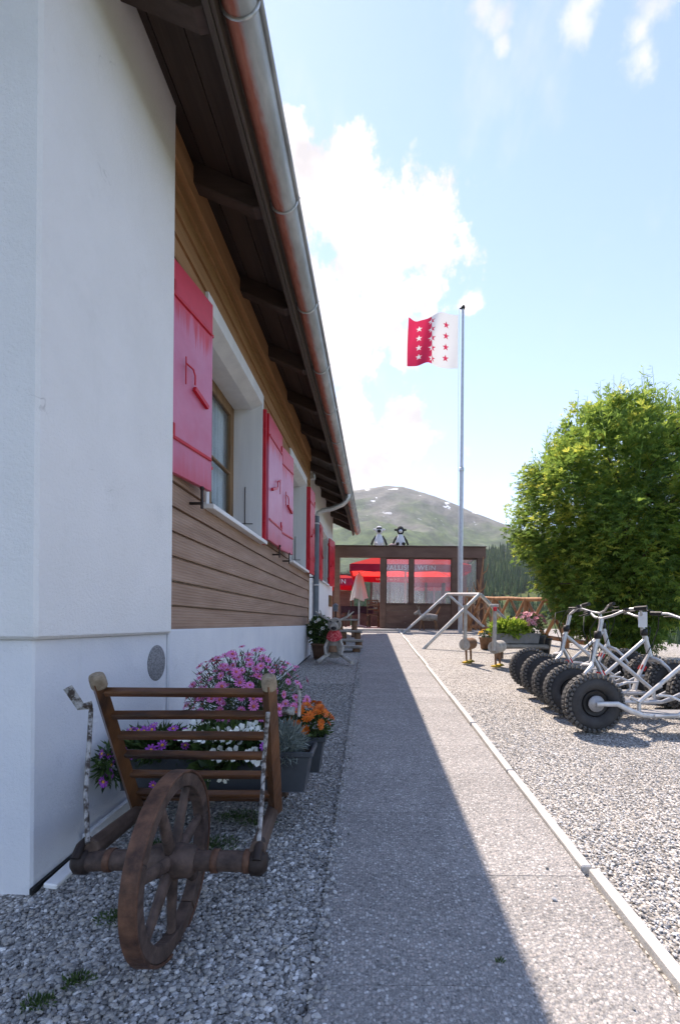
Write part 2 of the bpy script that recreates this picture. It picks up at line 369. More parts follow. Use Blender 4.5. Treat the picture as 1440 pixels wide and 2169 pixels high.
def gravel_mat(name,scale,stops,bed=(.12,.113,.104),bumpd=.012):
    t=NT(name); v=t.vec((1,1,1),False); nz=t.n('TexNoise'); nz.inputs['Scale'].default_value=40; t.l(v,nz.inputs['Vector'])
    vm=t.n('VectorMath',operation='MULTIPLY_ADD'); t.l(nz.outputs['Color'],vm.inputs[0]); vm.inputs[1].default_value=(.012,.012,.012); t.l(v,vm.inputs[2])
    vo=t.n('TexVoronoi'); vo.inputs['Scale'].default_value=scale; t.l(vm.outputs[0],vo.inputs['Vector'])
    sp=t.n('SeparateColor'); t.l(vo.outputs['Color'],sp.inputs[0]); st=t.ramp(sp.outputs[0],stops)
    ed=t.n('MapRange'); ed.inputs[1].default_value=.45; ed.inputs[2].default_value=.75; t.l(vo.outputs['Distance'],ed.inputs[0])
    col=t.mix(ed.outputs[0],st,bed); big=t.noise(v,1.3,6); hv=t.n('HueSaturation'); t.l(t.math('MULTIPLY_ADD',big,.5,.75),hv.inputs['Value']); t.l(col,hv.inputs['Color'])
    h=t.math('SUBTRACT',1.0,vo.outputs['Distance']); return t.out(hv.outputs[0],.85,0,t.bump(h,.9,bumpd),.25)
ST=[(0,(.18,.178,.172)),(.2,(.32,.31,.295)),(.45,(.44,.425,.40)),(.65,(.48,.445,.40)),(.85,(.58,.565,.545)),(1,(.74,.725,.70))]
M['gravel']=gravel_mat('pale_yard_gravel',78,ST)
def stone_mat():
    t=NT('gravel_stone'); a=t.n('Attribute',attribute_name='tint'); v=t.vec((1,1,1),False)
    col=t.ramp(a.outputs['Fac'],[(0,(.11,.11,.113)),(.15,(.21,.21,.207)),(.4,(.34,.34,.335)),(.58,(.40,.37,.33)),(.75,(.50,.50,.49)),(.9,(.64,.635,.625)),(1,(.80,.795,.78))])
    f=t.noise(v,240,4); col=t.mix(t.math('MULTIPLY',f,.3),col,(.14,.135,.13)); return t.out(col,.75,0,t.bump(f,.3,.002),.3)
M['stone']=stone_mat()
M['kerb']=mat('pale_concrete_kerb',(.44,.43,.41),(.55,.54,.52),14,.85,bump=.3,bscale=120)
M['concrete']=mat('old_concrete',(.34,.33,.32),(.48,.47,.45),9,.9,bump=.4,bscale=90)

# ------------------------------------------------------------------ the yard
def yard():
    xs=[-6,-3,-1.5,-.6,0,.9,2,3,4,4.9,7.0]; ys=[-4,0,2,4,6,8,10,12,14.2,18,24,30]
    vs=[(x,y,gz(y)-.012) for y in ys for x in xs]; n=len(xs)
    fs=[(j*n+i,j*n+i+1,(j+1)*n+i+1,(j+1)*n+i) for j in range(len(ys)-1) for i in range(n-1)]
    # skirt down to the slope
    mb=MB(); mb.add(vs,fs)
    ring=[(x,-4) for x in xs]+[(xs[-1],y) for y in ys[1:]]+[(x,30) for x in xs[::-1][1:]]+[(xs[0],y) for y in ys[::-1][1:]]
    for (a,b) in zip(ring,ring[1:]): mb.add([(a[0],a[1],gz(a[1])-.012),(b[0],b[1],gz(b[1])-.012),(b[0]*1.15,b[1]*1.02,-6),(a[0]*1.15,a[1]*1.02,-6)],[(0,3,2,1)])
    return tag(mb.build('ground',M['gravel']),'pale gravel yard climbing gently towards the terrace',None,kind='structure')
yard()

path=tag(empty('path',(0,0,0)),'grey exposed aggregate slab path along the house','path',kind='structure')
PL,PR=-.15,.85
def slabs():
    rot=(math.atan(SL),0,0); first=None
    rows=[.77-.5+.5*k for k in range(0,26)]
    mb=MB(); mb.box((0,0,-.02),(.4996,.4996,.05))
    for r,y0 in enumerate(rows):
        for c in range(2):
            x0=PL+.25+.5*c
            if first is None:
                first=mb.build('paving_slab',M['slab'],path); o=first
            else:
                o=first.copy(); COL.objects.link(o)
            yc=y0+.25
            o.location=(x0+0,yc,gz(yc)+random.uniform(-.0009,.0009)); o.rotation_euler=(rot[0]+random.uniform(-.0008,.0008),random.uniform(-.0008,.0008),random.choice((0,1,2,3))*0+random.uniform(-.002,.002))
slabs()
kerb=tag(empty('kerb',(0,0,0)),'thin pale concrete edging along the path','kerb',kind='structure')
def kerbs():
    first=None; y=.80
    k=0
    while y<12.9:
        mb=MB(); ln=.985
        if first is None:
            mb.box((0,0,-.045),(.042,ln,.12)); first=mb.build('kerb_stone',M['kerb'],kerb,bevel=.005); o=first
        else: o=first.copy(); COL.objects.link(o)
        yc=y+.5; o.location=(.885+random.uniform(-.008,.006)+(.012 if k==0 else 0),yc,gz(yc)+random.uniform(.004,.012)); o.rotation_euler=(math.atan(SL)+random.uniform(-.004,.004),0,random.uniform(-.006,.006)); y+=1.0; k+=1
kerbs()
def threshold():
    mb=MB(); mb.bb(-.95,1.2,13.0,14.05,.80,gz(13.4)+.035)
    tag(mb.build('terrace_step',M['concrete'],bevel=.01),'pale concrete step at the terrace entrance where the path ends','step')
threshold()

# loose stones near the viewer
def stones(name,label,region,n,smin,smax,seed,shift=0.0,zj=.004):
    rng=np.random.default_rng(seed)
    ph=(1+5**.5)/2
    ico=np.array([(-1,ph,0),(1,ph,0),(-1,-ph,0),(1,-ph,0),(0,-1,ph),(0,1,ph),(0,-1,-ph),(0,1,-ph),(ph,0,-1),(ph,0,1),(-ph,0,-1),(-ph,0,1)],float)/math.sqrt(1+ph*ph)
    fc=np.array([(0,11,5),(0,5,1),(0,1,7),(0,7,10),(0,10,11),(1,5,9),(5,11,4),(11,10,2),(10,7,6),(7,1,8),(3,9,4),(3,4,2),(3,2,6),(3,6,8),(3,8,9),(4,9,5),(2,4,11),(6,2,10),(8,6,7),(9,8,1)])
    pts=region(rng,n); n=len(pts)
    sz=smin+(smax-smin)*rng.random(n)**2.2
    J=1+rng.uniform(-.28,.28,(n,12,1))
    S=np.stack([sz*rng.uniform(.8,1.35,n),sz*rng.uniform(.65,1.0,n),sz*rng.uniform(.45,.8,n)],1)[:,None,:]
    V=ico[None]*J*S
    az=rng.uniform(0,6.283,n); tl=rng.normal(0,.35,n); c,s_=np.cos(az),np.sin(az); ct,st=np.cos(tl),np.sin(tl)
    y=V[...,1]*ct[:,None]-V[...,2]*st[:,None]; z=V[...,1]*st[:,None]+V[...,2]*ct[:,None]; x=V[...,0]
    X=x*c[:,None]-y*s_[:,None]; Y=x*s_[:,None]+y*c[:,None]
    V=np.stack([X+pts[:,0,None],Y+pts[:,1,None],z+pts[:,2,None]+(sz*.25)[:,None]+rng.uniform(-zj,zj,n)[:,None]],2).reshape(-1,3)
    # far stones keep only a coarse hull
    far=np.array([(0,11,9),(0,9,8),(0,8,10),(0,10,11),(3,9,11),(3,11,10),(3,10,8),(3,8,9)]); nr=pts[:,1]<2.1
    ix=np.arange(n)*12; Fc=np.concatenate([(fc[None]+ix[nr][:,None,None]).reshape(-1,3),(far[None]+ix[~nr][:,None,None]).reshape(-1,3)])
    tint=np.repeat(np.clip(rng.beta(1.5,1.6,n)+shift,0,1),12)
    return tag(np_mesh(name,V,Fc,M['stone'],attr=tint,smooth=False),label,'gravel',kind='stuff')
def reg_left(rng,n):
    y=.75+rng.random(n)**1.35*4.8; x=-1.21+rng.random(n)*1.06; z=SL*y-.010
    keep=(x>(-1.262+.0332*y+.005))&((x/y)>-.9)&((x<-.158))
    P0=np.stack([x,y,z],1)[keep]; m=2600; ys=.8+rng.random(m)*6.5; xs=-.155+np.abs(rng.normal(0,.035,m))*(.4+rng.random(m)); sp=rng.random(m)<.06; xs=np.where(sp,-.15+rng.random(m)*1.0,xs)
    return np.concatenate([P0,np.stack([xs,ys,SL*ys+.004],1)])
stones('gravel','coarse grey gravel between the house wall and the path',reg_left,88000,.0036,.0112,3,.0)
def reg_right(rng,n):
    y=1.0+rng.random(n)**1.5*4.6; x=.915+rng.random(n)*3.0; z=SL*y-.010
    return np.stack([x,y,z],1)[((x/y)<.76)&(rng.random(n)<np.clip((5.4-y)/2.2,0,1))]
stones('gravel','pale loose gravel in the yard right of the kerb',reg_right,80000,.0038,.0086,5,.20)

# ------------------------------------------------------------------ far land
def interp(tab,x): return np.interp(x,[a for a,b in tab],[b for a,b in tab])
RIDGE=[(-3000,1180),(-800,1140),(0,1105),(400,1075),(640,1050),(740,1037),(780,1030),(815,1025),(850,1029),(900,1043),(950,1062),(1000,1083),(1050,1101),(1090,1114),(1180,1128),(1440,1165),(2200,1200),(5000,1230)]
CREST=[(-3000,1250),(0,1262),(600,1240),(740,1212),(900,1186),(1000,1168),(1060,1158),(1120,1152),(1250,1143),(1440,1128),(2200,1110),(5000,1150)]
def vnoise(x,y,s,seed):
    rng=np.random.default_rng(seed); t=rng.random((64,64)); X=x/s; Y=y/s; xi=np.floor(X).astype(int); yi=np.floor(Y).astype(int); fx=X-xi; fy=Y-yi
    fx=fx*fx*(3-2*fx); fy=fy*fy*(3-2*fy); g=lambda a,b:t[a%64,b%64]
    return (g(xi,yi)*(1-fx)+g(xi+1,yi)*fx)*(1-fy)+(g(xi,yi+1)*(1-fx)+g(xi+1,yi+1)*fx)*fy-.5
def fbm(x,y,s,seed,o=5):
    r=0; a=1
    for k in range(o): r=r+a*vnoise(x,y,s,seed+k); s*=.5; a*=.52
    return r
def azpx(az): return CX+F*np.tan(np.clip(az,-1.36,1.36))
def sm(t): t=np.clip(t,0,1); return t*t*(3-2*t)
def h_mount(x,y):
    r=np.hypot(x,y); az=np.arctan2(x,y); el=(HY-interp(RIDGE,azpx(az)))/F*np.maximum(np.cos(az),.22)
    Rr=3100.0; top=el*Rr
    t=np.clip((r-700)/(Rr-700),0,1); prof=.55*t+.45*t**2.0
    h=-60+(top+60)*prof-np.clip(r-Rr,0,None)*.45
    w=np.clip((r-900)/900,0,1)*np.clip(1-(np.abs(r-Rr)<260)*(1-np.abs(r-Rr)/260)*.9,0,1)
    rid=np.abs(fbm(x,y,520,11))
    return h+w*(fbm(x,y,700,3)*130-rid*110+fbm(x,y,160,21)*34)
def h_near(x,y):
    r=np.hypot(x,y); az=np.arctan2(x,y); el=(HY-interp(CREST,azpx(az)))/F*np.maximum(np.cos(az),.22)
    Rr=820.0; t=np.clip((r-150)/(Rr-150),0,1)
    h=np.where(r<150,-2.5-sm((r-18)/110)*34,-36.5+(el*Rr+36.5-6)*(.75*t+.25*t*t))-np.clip(r-Rr,0,None)*.25
    return h+np.clip((r-60)/200,0,1)*fbm(x,y,120,31)*9
def polar(name,hf,r0,r1,nr,m,label):
    az=np.concatenate([np.linspace(-math.pi,-.75,40,endpoint=False),np.linspace(-.75,.75,330,endpoint=False),np.linspace(.75,math.pi,41)])
    rr=r0*(r1/r0)**np.linspace(0,1,nr); A,Rr=np.meshgrid(az,rr); x=Rr*np.sin(A); y=Rr*np.cos(A); z=hf(x,y)
    V=np.stack([x,y,z],2).reshape(-1,3); n=len(az); i,j=np.meshgrid(np.arange(n-1),np.arange(nr-1)); q=(j*n+i).ravel()
    Fq=np.stack([q,q+1,q+n+1,q+n],1); 
    return tag(np_mesh(name,V,Fq,m,smooth=True),label,None,kind='structure')
def mountain_mat():
    t=NT('alpine_slope'); v=t.vec((1,1,1),False); tc=t.n('TexCoord'); sp=t.n('SeparateXYZ'); t.l(tc.outputs['Object'],sp.inputs[0]); z=sp.outputs['Z']
    big=t.noise(v,.0035,7,.62); mid=t.noise(v,.016,7,.65); fine=t.noise(v,.06,5)
    grass=t.ramp(mid,[(.30,(.016,.038,.014)),(.45,(.034,.070,.022)),(.58,(.070,.115,.034)),(.75,(.12,.15,.052))])
    rock=t.ramp(mid,[(.3,(.07,.072,.06)),(.55,(.13,.128,.11)),(.75,(.22,.215,.19))])
    alt=t.math('MULTIPLY_ADD',z,1/520,-.75); k=t.math('MULTIPLY_ADD',big,3.4,t.math('ADD',alt,-1.85)); k=t.math('MULTIPLY',k,1.6,clamp=True)
    col=t.mix(k,grass,rock)
    sc=t.math('MULTIPLY_ADD',t.noise(v,.0085,3,.5),1.0,t.math('MULTIPLY',mid,.18)); zz=t.n('MapRange'); zz.inputs[1].default_value=560; zz.inputs[2].default_value=760; t.l(z,zz.inputs[0])
    sn=t.n('MapRange'); sn.inputs[1].default_value=.742; sn.inputs[2].default_value=.752; t.l(sc,sn.inputs[0])
    col=t.mix(t.math('MULTIPLY',sn.outputs[0],zz.outputs[0]),col,(.85,.87,.9))
    wd=t.n('MapRange'); wd.inputs[1].default_value=330; wd.inputs[2].default_value=180; t.l(t.math('MULTIPLY_ADD',big,300,t.math('ADD',z,-150)),wd.inputs[0])
    col=t.mix(wd.outputs[0],col,t.ramp(fine,[(.35,(.014,.030,.014)),(.65,(.05,.08,.03))]))
    return t.out(col,.95,0,t.bump(t.math('ADD',mid,fine),.6,9.0),.1)
def hill_mat():
    t=NT('hillside_meadow'); v=t.vec((1,1,1),False); f=t.noise(v,.05,8); col=t.ramp(f,[(.3,(.028,.045,.016)),(.55,(.06,.085,.028)),(.75,(.11,.125,.045))]); return t.out(col,.95,0,t.bump(t.noise(v,.6,6),.8,.5),.1)
polar('mountain',h_mount,650,5200,150,mountain_mat(),'bare green mountain with snow patches beyond the valley')
polar('hillside',h_near,16,1100,110,hill_mat(),'wooded hillside falling away beyond the fence')
def forest():
    rng=np.random.default_rng(12); n=11000
    az=np.concatenate([rng.uniform(-.12,.62,8500),rng.uniform(-3.14,3.14,2500)]); r=np.sqrt(rng.uniform(70**2,860**2,n))
    x=r*np.sin(az); y=r*np.cos(az); z=h_near(x,y); d=fbm(x,y,140,51)
    kp=(d>-.28)|(r<240); x,y,z,r=x[kp],y[kp],z[kp],r[kp]; n=len(x)
    ht=rng.uniform(8,17,n)*(.8+.4*rng.random(n)); w=ht*rng.uniform(.14,.2,n)
    S=6; tiers=[(.05,1.0,.42),(.28,.78,.66),(.5,.55,.85),(.68,.34,1.0)]
    V=[];Fc=[];T=[]; base=0
    a=np.arange(S)/S*2*math.pi
    tin=np.clip(rng.normal(.45,.2,n),0,1)
    for (z0,ww,z1) in tiers:
        ph=rng.uniform(0,6.28,(n,1)); jr=rng.uniform(.75,1.2,(n,S))
        rx=x[:,None]+np.cos(a[None]+ph)*w[:,None]*ww*jr; ry=y[:,None]+np.sin(a[None]+ph)*w[:,None]*ww*jr; rz=(z+ht*z0)[:,None]+rng.uniform(-.06,.06,(n,S))*ht[:,None]
        ring=np.stack([rx,ry,rz],2); tip=np.stack([x,y,z+ht*z1],1)[:,None,:]
        blk=np.concatenate([ring,tip],1); V.append(blk.reshape(-1,3)); T.append(np.repeat(tin,S+1))
        i=np.arange(S); f=np.stack([i,(i+1)%S,np.full(S,S)],1); Fc.append((f[None]+(np.arange(n)*(S+1))[:,None,None]+base).reshape(-1,3)); base+=n*(S+1)
    m=leafmat('far_conifers',[(0,(.030,.058,.028)),(.4,(.055,.095,.040)),(.7,(.09,.135,.05)),(1,(.15,.19,.07))],.9,.05,.1)
    tag(np_mesh('forest',np.concatenate(V),np.concatenate(Fc),m,attr=np.concatenate(T)),'dense conifer forest on the hillside beyond the fence','forest',kind='stuff')
forest()
def haze():
    mb=MB(); mb.bb(-5600,5600,-5600,5600,-420,1150)
    m=bpy.data.materials.new('thin_mountain_haze'); m.use_nodes=True; nt=m.node_tree; nt.nodes.clear(); o=nt.nodes.new('ShaderNodeOutputMaterial'); pv=nt.nodes.new('ShaderNodeVolumePrincipled')
    pv.inputs['Color'].default_value=(.86,.92,1.0,1); pv.inputs['Density'].default_value=HAZE; pv.inputs['Anisotropy'].default_value=.1
    nt.links.new(pv.outputs[0],o.inputs['Volume']); tag(mb.build('haze',m),'thin pale haze in the mountain air','haze',kind='stuff')
HAZE=.00008
haze()
# ------------------------------------------------------------------ the chalet (local frame turned with the house wall)
TH=math.atan(.0332)
house=thing('chalet','white rendered chalet with brown timber cladding, red shutters and a dark eave','house',(0,0,0),-TH)
XP,XC,XS=-1.242,-1.302,-1.50           # pier face, cladding face, far rendered wall
def zs(x): return 4.085-.45*(x+1.16)    # underside of the roof boarding
def xf(y): return -.786-.0132*y         # inner edge of the fascia
Y_END=13.95
def hb(name,m,boxes,parent=house,bevel=0):
    mb=MB()
    for b in boxes: mb.bb(*b)
    return mb.build(name,m,parent,bevel)
hb('corner_pier',M['stucco'],[(XP-1.9,XP,1.59,2.64,1.03,5.0)],bevel=.012)
def plinths():
    mb=MB(); mb.bb(XP-1.9,XP-.028,1.616,2.636,-.3,1.034); mb.build('plinth',M['plinth'],house,bevel=.008)
    mb=MB(); x1=XC+.042; x0=XC-.5
    mb.bb(x0,x1,2.642,7.84,-.3,1.052); mb.build('plinth',M['plinth'],house,bevel=.008)
plinths()
# masonry behind the cladding, in pieces round the window openings
WIN=[(3.32,4.75),(6.27,7.48)]; Z0,Z1=1.97,3.39
for _b in [(XC-.5,XC-.03,2.6,WIN[0][0]-.02,1.0,5.0),(XC-.5,XC-.03,WIN[0][1]+.02,WIN[1][0]-.02,1.0,5.0),(XC-.5,XC-.03,WIN[1][1]+.02,7.86,1.0,5.0)]: hb('wall',M['stucco'],[_b])
for _b in [(XC-.5,XC-.03,a-.02,b+.02,1.0,Z0-.03) for a,b in WIN]+[(XC-.5,XC-.03,a-.02,b+.02,Z1+.02,5.0) for a,b in WIN]: hb('wall',M['stucco'],[_b])
FW=(10.75,11.95); FZ0,FZ1=2.12,3.34
for _b in [(XS-.5,XS,7.861,FW[0],-.3,4.9),(XS-.5,XS,FW[1],13.25,-.3,4.9),(XS-.5,XS,FW[0],FW[1],-.3,FZ0),(XS-.5,XS,FW[0],FW[1],FZ1,4.9)]: hb('wall',M['stucco'],[_b])
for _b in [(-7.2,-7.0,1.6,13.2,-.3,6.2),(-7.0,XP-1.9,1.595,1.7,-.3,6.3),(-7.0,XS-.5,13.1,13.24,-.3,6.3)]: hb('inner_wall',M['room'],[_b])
def board(y0,y1,zb,m,hh=.153):
    mb=MB(); t0,t1=.022,.012
    q=[(XC-.028,y0,zb),(XC+t0-.022,y0,zb),(XC+t0-.022,y0,zb+.012),(XC+t1-.024,y0,zb+hh-.012),(XC-.022,y0,zb+hh-.004),(XC-.028,y0,zb+hh-.004)]
    q2=[(a,y1,c) for a,_,c in q]; n=6
    mb.add(q+q2,[tuple(range(n)),tuple(range(n,2*n))[::-1]]+[(i,n+i,n+(i+1)%n,(i+1)%n) for i in range(n)])
    return mb.build('cladding_board',m,house)
for k in range(6): board(2.645,7.86,1.052+.1535*k-(.002 if k else 0),M['clad'])
for k in range(6,16):
    zb=1.052+.1535*k-.002; m=M['clad'] if k<7 else M['clad_up']
    for a,b in ((2.645,WIN[0][0]-.055),(WIN[0][1]+.055,WIN[1][0]-.055),(WIN[1][1]+.055,7.86)): board(a,b,zb,m)
for k in range(16,19): board(2.645,7.86,1.052+.1535*k-.002,M['clad_up'])
hb('corner_board',M['clad_up'],[(XC-.03,XC+.006,7.862,7.90,1.06,4.0)])
hb('wall_plate',M['clad_up'],[(XC-.02,XC+.03,2.645,7.86,3.905,4.1)],bevel=.004)

def window(y0,y1,z0,z1,xface,depth,curt=True):
    xi=xface-depth
    w=MB(); f=.065
    for a,b,c,d in ((y0,y1,z0,z0+f),(y0,y1,z1-f-.05,z1-.05),(y0,y0+f,z0,z1-.05),(y1-f,y1,z0,z1-.05)): w.bb(xi-.05,xi,a,b,c,d)
    ym=(y0+y1)/2; w.bb(xi-.045,xi+.012,ym-.05,ym+.05,z0+f,z1-.05-f)
    g=.045
    for a,b in ((y0+f,ym-.05),(ym+.05,y1-f)):
        for c in ((a,a+g),(b-g,b)): w.bb(xi-.04,xi+.006,c[0],c[1],z0+f,z1-.05-f)
        zm=(z0+z1)/2-.05
        for zc in (z0+f+g/2,zm,z1-.05-f-g/2): w.bb(xi-.038,xi+.004,a+g,b-g,zc-g/2*(.5 if zc==zm else 1),zc+g/2*(.5 if zc==zm else 1))
    win=w.build('window',M['frame'],house,bevel=.004)
    for a,b in ((y0+f+g,ym-.05-g),(ym+.05+g,y1-f-g)):
        for c,d in ((z0+f+g,zm-g/4),(zm+g/4,z1-.05-f-g)):
            p=MB(); p.bb(xi-.022,xi-.016,a,b,c,d); p.build('pane',M['glass'],win)
    if curt:
        for a,b in ((y0+.04,ym-.02),(ym+.02,y1-.04)):
            c=MB(); n=60; pts=[]
            for i in range(n+1):
                t=i/n; pts.append((xi-.075+.012*math.sin(t*46),a+(b-a)*t))
            zt,zb=z1-.1,z0+.28
            c.add([(x,y,zt) for x,y in pts]+[(x,y,zb-.16*abs(2*i/n-1)**1.5+.02*math.sin(i*1.3)) for i,(x,y) in enumerate(pts)],[(i,i+1,n+2+i,n+1+i) for i in range(n)],0,True)
            c.build('curtain',M['lace'],win)
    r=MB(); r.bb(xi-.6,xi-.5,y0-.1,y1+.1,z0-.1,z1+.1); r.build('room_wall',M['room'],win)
    # white reveal: two jambs, splayed head, sill
    j=MB(); j.bb(xi-.055,xface+.012,y0-.05,y0,z0-.02,z1+.115); j.build('jamb',M['jamb'],win,bevel=.003)
    j=MB(); j.bb(xi-.055,xface+.012,y1,y1+.05,z0-.02,z1+.115); j.build('jamb',M['jamb'],win,bevel=.003)
    j=MB(); j.add([(xi-.055,y0,z1-.052),(xface-.10,y0,z1-.052),(xface+.012,y0,z1),(xface+.012,y0,z1+.115),(xi-.055,y0,z1+.115)]+[(xi-.055,y1,z1-.052),(xface-.10,y1,z1-.052),(xface+.012,y1,z1),(xface+.012,y1,z1+.115),(xi-.055,y1,z1+.115)],
       [(0,1,2,3,4),(9,8,7,6,5)]+[(i,5+i,5+(i+1)%5,(i+1)%5) for i in range(5)]); j.build('window_head',M['jamb'],win)
    s=MB(); s.box(((xi+xface+.07)/2-.02,(y0+y1)/2,z0-.022),(xface-xi+.10,y1-y0+.10,.036),(0,.03,0)); s.build('sill',M['white_paint'],win,bevel=.004)
    if curt:
        h=MB(); h.tube([(xface-.16,y1-.012,z0+.55),(xface-.16,y1-.02,z0+.52),(xface-.16,y1-.02,z0+.18),(xface-.16,y1-.004,z0+.165)],.005,6); h.tube([(xface-.20,y1-.006,z0+.165),(xface-.08,y1-.006,z0+.165)],.004,6); h.build('shutter_hook',M['iron_dark'],win)
    return win
for a,b in WIN: window(a,b,Z0,Z1,XC,.29)
window(FW[0],FW[1],FZ0,FZ1,XS,.14)

def shutter(yh,w,z0,z1,x,ang,side,m=None):
    """leaf hinged at yh; side -1 opens towards the viewer, +1 away; ang = how far the free edge stands off the wall"""
    ht=z1-z0; root=MB(); t=.034
    k=1
    for i in range(k):
        a=w*i/k+.0015; b=w*(i+1)/k-.0015; root.bb(-t/2,t/2,side*a,side*b,-ht/2,ht/2)
    o=root.build('shutter',m or M['shutter'],house,bevel=.003)
    o.location=(x,yh,(z0+z1)/2); o.rotation_euler=(0,0,-side*ang)
    ORG[o.name]=Vector()
    for zc in (.335*ht,-.335*ht):
        b=MB(); L=w*.94
        b.box((t/2+.005,side*w/2,zc),(.010,L,.024)); b.box((t/2+.006,side*(w*.90),zc+.04),(.012,.018,.09)); c=b.build('batten',M['shutter_plain'],o,bevel=.004)
    l=MB(); l.tube([(t/2+.02,side*w*.70,.10),(t/2+.02,side*w*.70,-.07)],.0045,6); l.tube([(t/2+.02,side*w*.70,.06),(t/2+.022,side*w*.55,.06),(t/2+.022,side*w*.5,.03),(t/2+.022,side*w*.5,-.03)],.006,6)
    l.box((t/2+.014,side*w*.33,-.075),(.022,w*.34,.028),(side*.35,0,0)); l.build('latch',M['shutter_plain'],o)
    for zc in (.36*ht,-.36*ht):
        h=MB(); h.cyl((-t/2-.004,-side*.012,zc-.04),(-t/2-.004,-side*.012,zc+.04),.011); h.box((-.02,-side*.03,zc),(.02,.05,.02)); h.build('hinge',M['shutter_plain'],o)
    return o
xw=XC+.012
shutter(3.13,.47,2.005,3.30,XC+.085,-.19,-1)
shutter(WIN[0][1]+.06,.62,1.985,3.33,xw+.040,.01,1)
shutter(WIN[1][0]-.30,.50,1.99,3.26,XC+.085,-.12,-1)
shutter(WIN[1][1]+.05,.42,Z0-.04,Z1-.03,xw+.045,.03,1,M['shutter_plain'])
shutter(FW[0]-.05,.60,FZ0-.03,FZ1,XS+.04,.03,-1,M['shutter_plain'])
shutter(FW[1]+.05,.60,FZ0-.03,FZ1,XS+.05,.12,1,M['shutter_plain'])
hb('shutter_stile',M['shutter_plain'],[(XC+.013,XC+.05,WIN[0][1]+.012,WIN[0][1]+.042,Z0-.05,Z1-.04)],bevel=.003)
hb('shutter_stile',M['shutter_plain'],[(XC+.013,XC+.045,WIN[1][1]+.012,WIN[1][1]+.036,Z0-.05,Z1-.04)],bevel=.003)
for y in (WIN[0][0]-.30,WIN[0][1]+.55,WIN[1][0]-.42,WIN[1][1]+.45):
    mb=MB(); mb.cyl((XC-.01,y,Z0-.075),(XC+.085,y,Z0-.075),.010,n=8); mb.box((XC+.078,y,Z0-.045),(.012,.022,.13)); mb.sph((XC+.078,y,Z0+.025),.016,8,6); mb.build('shutter_stay',M['iron_dark'],house)

# eave: boarding, rafters, fascia, gutter, downpipe, roof
def soffit():
    n=6; xa=-1.95
    for i in range(n):
        mb=MB(); g=.0035; th=.02
        def row(y):
            w=(xf(y)-xa)/n; a=xa+w*i+g; b=xa+w*(i+1)-g
            return [(a,y,zs(a)),(b,y,zs(b)),(b,y,zs(b)+th),(a,y,zs(a)+th)]
        r0,r1=row(.45),row(Y_END); mb.add(r0+r1,[(0,1,2,3),(7,6,5,4),(0,4,5,1),(1,5,6,2),(2,6,7,3),(3,7,4,0)]); mb.build('soffit_board',M['soffit'],house)
soffit()
def rafter(y):
    mb=MB(); d=.145; hw=.048; xa=-2.1; xb=xf(y)-.003
    q=[(xa,zs(xa)-.002),(xb,zs(xb)-.002),(xb,zs(xb)-d+.03),(xb-.05,zs(xb-.05)-d),(xa,zs(xa)-d)]
    n=5; mb.add([(x,y-hw,z) for x,z in q]+[(x,y+hw,z) for x,z in q],[tuple(range(n)),tuple(range(n,2*n))[::-1]]+[(i,n+i,n+(i+1)%n,(i+1)%n) for i in range(n)])
    mb.build('rafter',M['rafter'],house,bevel=.005)
YR=[3.0+.97*k for k in range(-2,12)]
for y in YR: rafter(y)
def strip(name,m,dx0,dx1,dz0,dz1,y0=.42,y1=Y_END+.02,bev=.003):
    mb=MB(); zb=zs(-.83)
    def row(y): a=xf(y)+dx0; b=xf(y)+dx1; return [(a,y,zb+dz0),(b,y,zb+dz0),(b,y,zb+dz1),(a,y,zb+dz1)]
    mb.add(row(y0)+row(y1),[(0,1,2,3),(7,6,5,4),(0,4,5,1),(1,5,6,2),(2,6,7,3),(3,7,4,0)]); return mb.build(name,m,house,bevel=bev)
strip('fascia',M['fascia'],.0,.028,-.15,.09)
strip('drip_board',M['fascia'],.030,.05,-.135,.10)
GR=.082
def gutter():
    zb=zs(-.83)-.035; n=18; mb_v=[]; uv=[]
    ys=[.40+.5*k for k in range(28)]; ys[-1]=Y_END+.05
    me=bpy.data.meshes.new('gutter'); V=[];Fs=[];U=[]
    def prof(r,lip):
        pts=[]
        for i in range(n+1):
            a=math.pi+math.pi*i/n; pts.append((math.cos(a)*r,math.sin(a)*r,i/n))
        return pts
    outer=prof(GR,0); inner=prof(GR-.004,0)[::-1]
    bead=[(GR+.012+.012*math.cos(a),.004+.012*math.sin(a),1.0) for a in [k*math.pi/3 for k in range(-3,4)]]
    loop=outer+bead+inner; K=len(loop)
    for y in ys:
        for x,z,u in loop: V.append((xf(y)+.06+GR+x,y,zb+z)); U.append(u)
    for j in range(len(ys)-1):
        for i in range(K): Fs.append((j*K+i,j*K+(i+1)%K,(j+1)*K+(i+1)%K,(j+1)*K+i))
    me.from_pydata(V,[],Fs); ul=me.uv_layers.new(name='UVMap')
    for p in me.polygons:
        p.use_smooth=True
        for li in p.loop_indices: ul.data[li].uv=(U[me.loops[li].vertex_index],.5)
    me.materials.append(M['gutter']); g=link('gutter',me,house)
    for y in YR:
        b=MB(); pts=[(xf(y)+.06+GR+math.cos(a)*(GR+.004),y,zb+math.sin(a)*(GR+.004)) for a in [math.pi+math.pi*i/14 for i in range(15)]]
        pts=[(xf(y)+.03,y,zb+.06)]+pts+[(xf(y)+.06+2*GR+.02,y,zb+.02)]
        b.tube(pts,.006,6,sq=(1.8,1)); b.build('gutter_bracket',M['zinc'],g)
    for y in ():
        b=MB(); pts=[(xf(y)+.06+GR+math.cos(a)*(GR+.002),y,zb+math.sin(a)*(GR+.002)) for a in [math.pi+math.pi*i/14 for i in range(15)]]
        b.tube(pts,.004,6,sq=(4,1)); b.build('gutter_seam',M['zinc'],g)
gutter()
